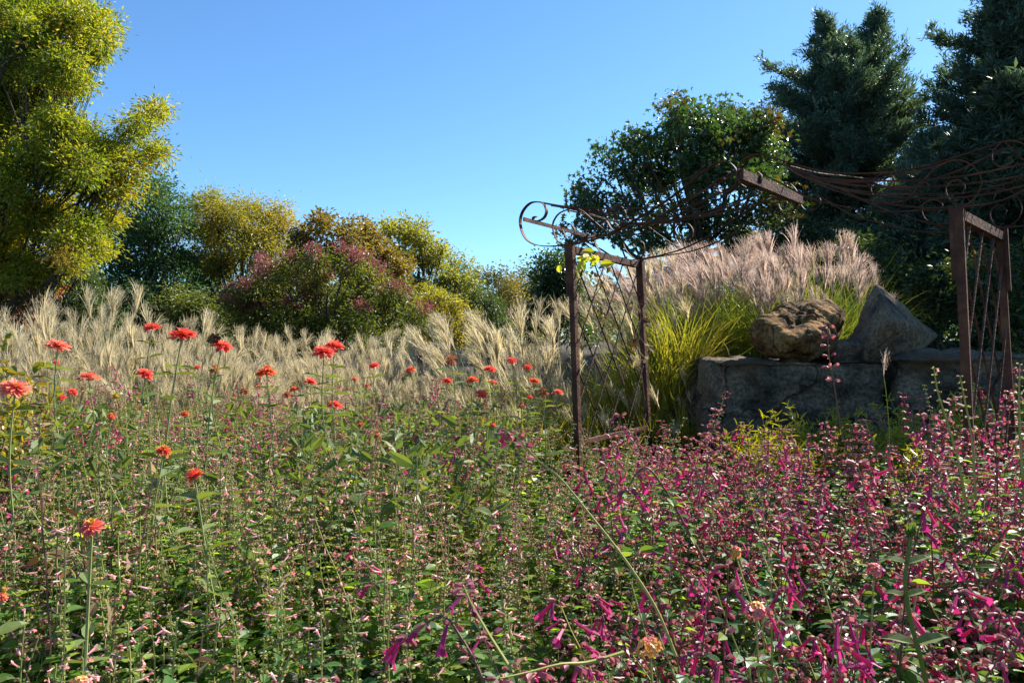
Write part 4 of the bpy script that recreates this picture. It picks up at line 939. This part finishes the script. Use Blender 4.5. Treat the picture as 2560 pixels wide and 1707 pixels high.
def zin_Y(px,py,size,kind):
    Y=float(np.clip({'red':.094,'salmon':.098,'orange':.09,'aged':.085,'dead':.06}[kind]*F/size,1.45,6.4))
    if py>CY+40: Y=min(Y,max(1.4,(.34 if py<1200 else .37)*F/(py-CY)))
    return Y
ZOPEN=[(z[0],z[1]+z[2]*.7,zin_Y(*z[:4]),30+z[2]*.5) for z in ZL if z[1]>930]
r=np.random.default_rng(5); pts=[]
def poisson(y0,y1,gap,tries):
    out=[]
    for _ in range(tries):
        Y=math.sqrt(r.uniform(y0*y0,y1*y1)); px=r.uniform(-330,2890); x=(px-CX)/F*Y
        if all((x-a)**2+(Y-b)**2>gap*gap for a,b,_ in out[-400:]): out.append((x,Y,px))
    return out
NEAR=poisson(1.18,2.9,.185,2600); FAR=poisson(2.95,6.5,.27,5000)
npk=nmg=0
for x,Y,px in NEAR+FAR:
    magx=np.interp(Y,[1.1,1.8,3.0,5],[.02,.12,.46,1.0])
    mag = x>magx+r.normal()*.07 and r.random()<.88
    back = Y>3.3 and px<1300 and r.random()<.36
    if px>1500 and Y>5.4: continue
    if px>1790 and Y>4.9: continue
    h=r.uniform(.84,1.10)*(1+.16*mnoise.noise(Vector((x*1.7,Y*1.7,0)))); hm=CH-(ylim(px)-CY)/F*Y
    if Y>4: h*=1.05
    if 1.1<Y<1.5: h*=.93
    for zx,zy,zY,zw in ZOPEN:
        if abs(px-zx)<zw+.05*F/Y and Y<zY-.02: hm=min(hm,CH-(zy-CY)/F*Y-.03)
    h=min(h,hm*r.uniform(.92,1.02))
    if h<.22: continue
    if mag or back:
        pr=MN[r.integers(4)] if Y<2.0 else MF[r.integers(3)]
        put(pr,x,Y,h,zone_mag(px,Y),'salvia plant','magenta salvias in the flower bed',r.uniform(.9,1.15)); nmg+=1
    else:
        nv=mnoise.noise(Vector((x*1.1,Y*1.1,3.7)))
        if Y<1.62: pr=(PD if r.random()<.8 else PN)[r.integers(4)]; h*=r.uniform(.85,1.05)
        elif Y<2.05: pr=(PN if r.random()<.6 else PD)[r.integers(4)]
        elif nv>.15 or (Y>4 and r.random()<.4): pr=PM[r.integers(3)]
        else: pr=PF[r.integers(5)]
        put(pr,x,Y,h,zone_pink(px,Y),'salvia plant','pink salvias in the flower bed',r.uniform(.95,1.2)); npk+=1
print('salvias',npk,nmg)

# single wands the photo shows clearly
def wand(name,label,pts,Ys,t0,fl,green,seed,leafn=.06,kind='mag',thin=1.0):
    r=np.random.default_rng(seed); p=catmull([W(a,b,y) for (a,b),y in zip(pts,np.interp(np.linspace(0,1,len(pts)),np.linspace(0,1,len(Ys)),Ys))],6)
    b=p[0].copy(); st=Geo();fo=Geo();s=Geo()
    if kind=='mag': mag_wand(st,fo,s,p,r,t0,fl,leafn,green); mm=MAGM
    else:
        tubes(st,p,np.linspace(.004,.0018,len(p)),5,0); leaf_pairs(fo,p,np.arange(.2,t0,.1),leafn,.6,1,r); pink_spike(s,p,t0,r,fl,.3,gapd=.03); mm=PINKM
    root=empty(name,b,label,'flower stalk'); MM=[M[m] for m in mm]
    st.shift(-b).obj('stem',MM,root); 
    if fo.n: fo.shift(-b).obj('foliage',MM,root)
    s.shift(-b).obj('flower_spike',MM,root)
wand('salvia_stalk','long yellow green salvia stalk arching left across the foreground',[(1690,1640),(1640,1520),(1560,1395),(1470,1280),(1400,1195),(1345,1150),(1300,1100),(1268,1078)],(1.35,1.45),.72,.35,True,1,.0)
wand('salvia_stalk','bare reddish seed stalk standing tall in front of the tan boulder',[(2175,1330),(2140,1200),(2105,1080),(2085,960),(2072,880),(2070,815)],(2.3,2.3),.62,0,False,2,.0)
wand('salvia_stalk','tall pale pink salvia stalk in front of the right trellis',[(2420,1300),(2400,1170),(2370,1060),(2345,980),(2335,920)],(2.2,2.2),.35,.8,True,3,.03,'pink')
wand('salvia_stalk','pale green budding salvia stalk right of the pale pink one',[(2440,1250),(2430,1100),(2412,1000),(2400,940)],(2.4,2.4),.3,.3,True,4,.03,'pink')
wand('salvia_stalk','tall budding salvia stalk at the right edge by the post',[(2560,1250),(2550,1080),(2548,980),(2550,910)],(2.3,2.3),.3,.4,True,5,.03,'pink')
wand('salvia_stalk','fading dusky salvia stalk at the bottom centre with a magenta bunch',[(1230,1760),(1190,1660),(1150,1590),(1110,1540),(1060,1560),(1020,1590)],(1.15,1.2),.25,.5,False,6,.03)
wand('salvia_stalk','leaning salvia stalk of pink calyces beside the dark foreground gap',[(1330,1760),(1270,1660),(1220,1580),(1180,1510),(1160,1465)],(1.12,1.2),.2,.1,True,7,.03)
wand('salvia_stalk','nearly horizontal stalk of plump dusky pink calyces at the bottom',[(1560,1630),(1470,1655),(1400,1660),(1320,1680),(1250,1695)],(1.1,1.05),.1,.15,True,8,.0)
wand('salvia_stalk','magenta salvia spray hanging left of the main drift near the post',[(1760,1400),(1700,1290),(1660,1220),(1620,1170),(1590,1185),(1570,1220)],(1.5,1.5),.4,.7,False,9,.03)
wand('salvia_stalk','slim magenta stalk in front of the left end of the ledge',[(1770,1100),(1790,1060),(1805,1010),(1815,980)],(3.6,3.6),.5,.5,True,10,.02)

# ------------------------------------------------------------------ zinnias
def bloom(kind,seed,dia):
    r=np.random.default_rng(seed); g=Geo(); R0=dia/2
    rings=[(14,1.0,-.16,.36),(14,.92,.06,.34),(12,.78,.28,.33),(10,.60,.55,.32),(7,.42,.9,.3)]
    if kind in('aged','dead'): rings=[(12,.8,-.75,.3),(12,.8,-.15,.28),(10,.62,.25,.26),(8,.5,.6,.26)]
    for n,l,el,w in rings:
        a=np.arange(n)*2*np.pi/n+r.uniform(0,6)+r.normal(0,.07,n); e=el+r.normal(0,.17 if kind not in('aged','dead') else .35,n)
        D=np.stack([np.cos(a)*np.cos(e),np.sin(a)*np.cos(e),np.sin(e)],1); P=np.stack([np.cos(a),np.sin(a),0*a],1)*R0*.10; P[:,2]=.004+.012*max(0,el)
        Nn=np.stack([-np.cos(a)*np.sin(e),-np.sin(a)*np.sin(e),np.cos(e)],1)+r.normal(size=(n,3))*.15
        L=R0*l*r.uniform(.8,1.1,n); scatter(g,PETAL,P,D,Nn,np.stack([L*w*1.25,L,L],1),0)
    c=Geo(); n=34; a=np.arange(n)*2.399; q=np.sqrt(np.arange(n)/n)*R0*.20
    P=np.stack([q*np.cos(a),q*np.sin(a),.010-.3*q*q/R0+.004*(q>R0*.1)],1); scatter(c,SPIN,P,nrm(np.stack([np.cos(a)*.3,np.sin(a)*.3,1+0*a],1)),[1,0,0],np.stack([np.full(n,.0035),np.full(n,.009),np.full(n,.0035)],1))
    return g,c
ZK={'red':'zin_red','salmon':'zin_salmon','orange':'zin_orange','aged':'zin_aged','dead':'zin_dead'}
def zinnia(px,py,size,kind,label,i,dia=None,base_dx=None,tilt=None,leaves=3,seedshift=0):
    r=np.random.default_rng(900+i); dia=dia or {'red':.094,'salmon':.098,'orange':.09,'aged':.085,'dead':.06}[kind]*r.uniform(.95,1.05)
    Y=zin_Y(px,py,size,kind); dia=size*Y/F
    T=W(px,py,Y); bx=T[0]+(r.normal()*.09 if base_dx is None else base_dx); by=Y+r.normal()*.06; gz=float(ground_z(bx,by)); B=np.array([bx,by,gz])
    root=empty('zinnia',B,label,'zinnia','zinnias in the flower bed')
    mid=(T+B)/2+np.array([r.normal()*.045,r.normal()*.03,0]); q=(T*.8+B*.2)+np.array([(B[0]-T[0])*.1+r.normal()*.012,0,0])
    p=catmull([B,mid,q,T],6); st=Geo(); k=len(p); tubes(st,p-B,np.linspace(.0042,.0025,k),6)
    n=nrm(p[-1]-p[-3]); tl=tilt or (r.normal()*.24,r.normal()*.2-.04); n=nrm(n*.7+np.array([tl[0],tl[1],.6]))
    # green bract cup
    scatter(st,SPIN,(T-B)[None]-n*.016,n[None],[1,0,0],np.array([[.020,.024,.020]]))
    st.obj('stem',[M['zin_stem']],root)
    for t in np.linspace(.5,.88,leaves+1)+r.normal(0,.03,leaves+1):
        P,_=at(p,np.array([t])); a=r.uniform(0,6.28)
        for s in (0,1):
            g=Geo(); an=a+s*np.pi+r.normal(0,.2); D=nrm(np.array([[math.cos(an),math.sin(an),r.uniform(.0,.5)]])); L=r.uniform(.085,.125)*(1.2-.45*t)*(.62 if Y<1.9 else 1)
            scatter(g,LEAF_N,P-B,D,[[0,0,1.]]+r.normal(size=(1,3))*.2,np.array([[L*.42,L,L]]))
            g.obj('leaf',[M['dry_leaf'] if kind=='dead' and r.random()<.7 else M['zin_leaf']],root)
    g,c=bloom(kind,i,dia); z=Vector(n); x=z.orthogonal().normalized(); y=z.cross(x); m=Matrix((x,y,z)).transposed().to_4x4()
    b=g.obj('bloom',[M[ZK[kind]]],root); b.matrix_local=Matrix.Translation(Vector(T-B))@m
    co=c.obj('bloom_center',[M['zin_mid'] if kind!='dead' else M['zin_dead']],b)
    return T,n
butter=None
for i,z in enumerate(ZL):
    tl=None
    if i==46: tl=(.05,-.45)
    if i==0: tl=(.28,-.2)
    if i==7: tl=(.35,-.15)
    if i==4: tl=(.25,-.05)
    T,n=zinnia(*z[:4],z[4],i,tilt=tl,leaves=4 if z[2]>38 else 3,base_dx={3:-.10,2:-.12,4:-.13,20:-.05,21:-.06,0:-.04}.get(i))
    if i==4: butter=(T,n)

# butterfly
def butterfly(T,n):
    root=empty('butterfly',T+n*.010+np.array([-.034,-.010,.004]),'dark orange and black butterfly perched on a coral red zinnia','butterfly')
    g=Geo(); p=catmull([(-.016,0,.004),(-.006,0,.001),(.006,0,.003),(.013,0,.006)],4); tubes(g,p,np.interp(np.linspace(0,1,len(p)),[0,.3,.6,.85,1],[.0008,.0022,.0026,.002,.0014]),6)
    for s in (-1,1):
        tubes(g,catmull([(.013,.001*s,.007),(.02,.003*s,.013),(.027,.006*s,.017)],3),.0004,3)
        for k in range(3): tubes(g,np.array([(.004-.004*k,.001*s,.002),(.006-.006*k,.005*s,-.001),(.007-.007*k,.007*s,-.008)]),.0004,3)
    mb=mat_noise('butterfly_body',[(.008,.006,.005),(.03,.02,.015)],200,.8,0); g.obj('body',[mb],root)
    wm=bpy.data.materials.new('butterfly_wing'); wm.use_nodes=True; nt=wm.node_tree; N=nt.nodes; L=nt.links; pr=N['Principled BSDF']
    tc=N.new('ShaderNodeTexCoord'); vo=N.new('ShaderNodeTexVoronoi'); vo.feature='DISTANCE_TO_EDGE'; vo.inputs['Scale'].default_value=110; L.new(tc.outputs['Object'],vo.inputs['Vector'])
    cr=N.new('ShaderNodeValToRGB'); cr.color_ramp.elements[0].position=.10; cr.color_ramp.elements[0].color=(.012,.008,.006,1); cr.color_ramp.elements[1].position=.16; cr.color_ramp.elements[1].color=(.30,.09,.015,1)
    L.new(vo.outputs['Distance'],cr.inputs['Fac']); L.new(cr.outputs['Color'],pr.inputs['Base Color']); pr.inputs['Roughness'].default_value=.7
    md=mat_noise('butterfly_wing_edge',[(.010,.007,.006),(.04,.025,.016)],150,.8,0)
    fore=[(.006,.003),(.004,.014),(-.003,.027),(-.012,.034),(-.020,.033),(-.022,.027),(-.018,.016),(-.010,.006)]
    hind=[(.002,.002),(-.010,.010),(-.020,.020),(-.028,.020),(-.031,.012),(-.027,.003),(-.017,-.003),(-.006,-.001)]
    for s in (-1,1):
        for sh,of in ((fore,.0006),(hind,.0)):
            sh2=np.array(sh); c=sh2.mean(0); g=Geo()
            for sc,mt,zz in ((1.0,1,0),(.74,0,.0004)):
                q=c+(sh2-c)*sc
                for side in (1,-1):
                    V=np.stack([q[:,0],np.full(len(q),0)+s*(.004+.30*np.maximum(q[:,1],0))+side*(.00025+zz)+s*of,q[:,1]+.003],1)
                    V=np.vstack([V,V.mean(0)]); k=len(q); g.add(V,[(i,(i+1)%k,k) for i in range(k)],mt)
            g.obj('wing',[wm,md],root)
    root.rotation_euler=(0,.25,R(165)); root.scale=(1.15,)*3
butterfly(*butter)

# ------------------------------------------------------------------ other plants in the bed
def leafy_shrub(name,label,cat,loc,h,w,n,leafmat,ln,wd,seed,stemmat='mag_stem',group=None,nst=14,leaf=LEAF_N,up=.5,narrow=False):
    r=np.random.default_rng(seed); st=Geo();fo=Geo()
    for i in range(nst):
        a=r.uniform(0,6.28); p=stem_path(r,np.array([r.normal()*.04,r.normal()*.04,0]),h*r.uniform(.7,1.1),a,abs(r.normal(.22,.14))*w/.4,r.normal(0,.25)); tubes(st,p,np.linspace(.005,.0016,14),4)
        m=n//nst; t=r.uniform(.25,1,m)**.8; P,T=at(p,t); D=nrm(rdir(m,.1,r)+.7*T*(1 if narrow else .3)); L=ln*r.uniform(.6,1.2,m)
        P=P+rdir(m,0,r)*r.uniform(.0,.05,m)[:,None]; scatter(fo,leaf,P,D,rdir(m,up,r),np.stack([L*wd,L,L],1))
    root=empty(name,loc,label,cat,group); st.obj('stem',[M[stemmat]],root); fo.obj('foliage',[M[leafmat]],root); return root
for i,(px,Y,h,w) in enumerate([(15,4.6,1.30,.5),(75,4.9,1.18,.5),(-60,4.5,1.3,.5)]):
    leafy_shrub('yellowing_shrub',['shrub with yellow and gold leaves at the left edge below the plumes','yellow leaved shrub just right of the edge one, behind the pale zinnia','yellowing shrub mostly beyond the left edge'][i],'shrub',((px-CX)/F*Y,Y,0),h,w,560,'yel_leaf',.055,.6,200+i,nst=12)
gs=None
for i,(px,Y,h) in enumerate([(1900,5.5,.80),(2000,5.3,.86),(2090,5.4,.90),(2180,5.3,.86),(2260,5.2,.86),(1960,4.9,.80),(2080,4.8,.80),(2200,4.7,.80),(2350,5.3,.95),(2520,5.2,1.05)]):
    x=(px-CX)/F*Y; lab='golden narrow leaved plant at the foot of the stone ledge' if i<8 else ('golden narrow leaved plant behind the right trellis' if i==8 else 'golden narrow leaved plant at the far right edge')
    if gs is None: gs=leafy_shrub('amsonia_plant',lab,'leafy plant',(x,Y,0),1.0,.42,1500,'gold_leaf',.075,.16,210,'sal_stem','golden amsonia by the ledge',nst=26,narrow=True); gs.scale=(1,1,h)
    else: dup(gs,(x,Y,0),rng.uniform(0,6),(1,1,h),lab)
# dark green low plants around the post foot
lg=None
for i,(x,Y,h) in enumerate([(.38,3.1,.5),(.52,3.5,.52),(.30,3.7,.5),(.46,4.1,.45),(.36,4.5,.45),(.55,4.7,.5),(.30,5.0,.5),(.48,5.15,.4),(.62,5.2,.6),(.28,3.3,.55),(.62,4.2,.62)]):
    lab='low dark green leafy plant in the shady gap at the foot of the near post'
    if lg is None: lg=leafy_shrub('leafy_plant',lab,'leafy plant',(x,Y,0),1.0,.5,420,'lan_leaf',.075,.62,220,'sal_stem','low green plants around the near post',nst=14); lg.scale=(1,1,h)
    else: dup(lg,(x,Y,0),rng.uniform(0,6),(1,1,h),lab)
zz=None; r=np.random.default_rng(321)
for i in range(40):
    px=r.uniform(0,1330); Y=r.uniform(2.6,5.8); x=(px-CX)/F*Y; h=r.uniform(.82,1.08)*min(1,(CH-(985-CY)/F*Y)/1.05)
    lab='leafy green zinnia plant without open flowers among the salvias left of the trellis'
    if zz is None: zz=leafy_shrub('zinnia',lab,'zinnia plant',(x,Y,0),1.0,.3,84,'zin_leaf',.078,.42,330,'zin_stem','leafy zinnia plants without flowers',nst=4); zz.scale=(1,1,h)
    else: dup(zz,(x,Y,0),r.uniform(0,6),(1,1,h),lab)
# withered zinnia plants with curled brown leaves on the left
for i,(px,py,Y) in enumerate([(118,1250,1.9),(165,1330,1.75),(330,1300,2.2),(455,1500,1.5),(250,990,2.9)]):
    T=W(px,py,Y); h=T[2]
    leafy_shrub('withered_zinnia',['withered brown zinnia plant at the left edge of the bed','withered zinnia with pale curled leaves left of the coral pink bloom','drying zinnia stem with brown leaves in the left middle of the bed','half dead zinnia with yellow brown leaves at the bottom left','zinnia plant with whitish curled leaves below the flat salmon bloom'][i],'zinnia plant',(T[0],Y,0),h,.3,36,'dry_leaf',.05,.42,230+i,nst=3)
# lantana
def lantana(px,py,Y,label,seed,kinds,hw):
    r=np.random.default_rng(seed); T=W(px,py,Y); B=np.array([T[0]+.05,Y+.08,0]); root=empty('lantana',B,label,'lantana','lantanas in the foreground')
    st=Geo();fo=Geo()
    for i in range(6):
        e=T if i==0 else T+np.array([r.normal()*.12,abs(r.normal())*.12,-abs(r.normal())*.12-.03]); p=catmull([B,(B+e)/2+np.array([r.normal()*.04,r.normal()*.04,.05]),e],8)-B; tubes(st,p,np.linspace(.004,.0016,len(p)),4)
        leaf_pairs(fo,p,np.arange(.35,.98,.09),.06,.62,0,r,rot=r.uniform(0,6))
    st.obj('stem',[M['sal_stem']],root); fo.obj('foliage',[M['lan_leaf']],root)
    g=Geo(); n=34; d=rdir(n,.25,r); d=d[d[:,2]>-.35]; P=(T-B)+d*np.array([hw,hw*.8,.016]); k=len(P)
    for j in range(4):
        a=j*np.pi/2+r.uniform(0,1); X=nrm(np.cross(d,[.3,.8,.2])); Yv=np.cross(d,X); D=X*math.cos(a)+Yv*math.sin(a); inner=np.linalg.norm(d[:,:2],axis=1)<.62
        L=np.full(k,.0065)
        for mt,sl in ((1,inner),(0,~inner)): scatter(g,PETAL,P[sl],nrm(D[sl]+d[sl]*.25),d[sl],np.stack([L*.8,L,L],1)[sl],mt)
    g.obj('flower_head',[M[kinds[0]],M[kinds[1]]],root)
lantana(1890,1530,1.32,'pink and orange lantana head between magenta salvias at the lower right',1,('lan_pink','lan_gold'),.015)
lantana(1625,1622,1.15,'long yellow and coral lantana head at the bottom right of center',2,('lan_gold','lan_pink'),.017)
lantana(1839,1385,1.6,'small yellow pink lantana head above the pink and orange one',3,('lan_gold','lan_pink'),.009)
lantana(2185,1430,1.5,'pale pink lantana head left of the green zinnia bud stem',4,('lan_pink','lan_pink'),.012)
lantana(200,1722,1.12,'pink lantana with yellow eye cut by the bottom edge at the left',5,('lan_pink','lan_gold'),.015)
# zinnia bud stem in the right foreground
def bud_stem():
    r=np.random.default_rng(77); Y=1.28; p=catmull([W(2330,1760,Y+.02),W(2300,1640,Y),W(2272,1530,Y),W(2263,1450,Y),W(2272,1380,Y),W(2278,1335,Y)],6); b=p[0].copy(); b[2]=0; p=np.vstack([b,p])
    root=empty('zinnia',b,'green zinnia stem with a closed bud in the right foreground','zinnia'); st=Geo(); tubes(st,p-b,np.linspace(.0042,.0026,len(p)),6); st.obj('stem',[M['zin_leaf']],root)
    g=Geo(); T=p[-1]-b; n=6
    for k in range(9):
        a=k*2.4; scatter(g,LEAF_N,(T+np.array([math.cos(a)*.003,math.sin(a)*.003,-.004]))[None],np.array([[math.cos(a)*.28,math.sin(a)*.28,1]]),np.array([[math.cos(a),math.sin(a),-.2]]),np.array([[.011,.024,.016]]))
    g.obj('flower_bud',[M['zin_leaf']],root)
    for (px,py,s) in ((2270,1408,.045),(2266,1490,.04),(2290,1610,.06)):
        P=W(px,py,Y)-b; a=r.uniform(0,.4)
        for k in (0,1):
            g=Geo(); an=a+k*np.pi; scatter(g,LEAF_N,P[None],np.array([[math.cos(an),math.sin(an)*.5,.35]]),np.array([[0,-.4,1.]]),np.array([[s*.38,s,s]])); g.obj('leaf',[M['zin_leaf']],root)
bud_stem()
# lone grass seed head in front of the ledge
def seed_grass():
    Y=4.0; p=catmull([W(2225,1160,Y),W(2222,1060,Y),W(2215,980,Y),W(2210,945,Y)],5); b=p[0].copy(); b[2]=0; p=np.vstack([b,p]); root=empty('grass_seedling',b,'single grass stalk with a fan shaped seed head before the dark ledge','grass')
    g=Geo(); tubes(g,p-b,.0025,4); g.obj('stalk',[M['blade_green']],root)
    o=bpy.data.objects.new('plume',plume_mesh('plume_pink',9,9,.6)); COL.objects.link(o); o.parent=root; o.location=p[-1]-b; o.scale=(.45,.45,.45)
    g=Geo(); r=np.random.default_rng(3); n=12; strips(g,r.normal(size=(n,3))*.01*np.array([1,1,0]),r.uniform(0,6,n),r.uniform(.5,.95,n),r.uniform(.05,.3,n),r.uniform(.1,.6,n),np.full(n,.006),6); g.obj('leaf_tuft',[M['blade_green']],root)
seed_grass()

# drop prototypes that no plant came out of
for o in list(COL.objects):
    if o.name not in used and o.parent is None and o.location.length<1e-6 and o.name.split('.')[0] in ('pink_salvia','magenta_salvia') and not o.get('label'):
        for c in list(o.children): bpy.data.objects.remove(c)
        bpy.data.objects.remove(o)
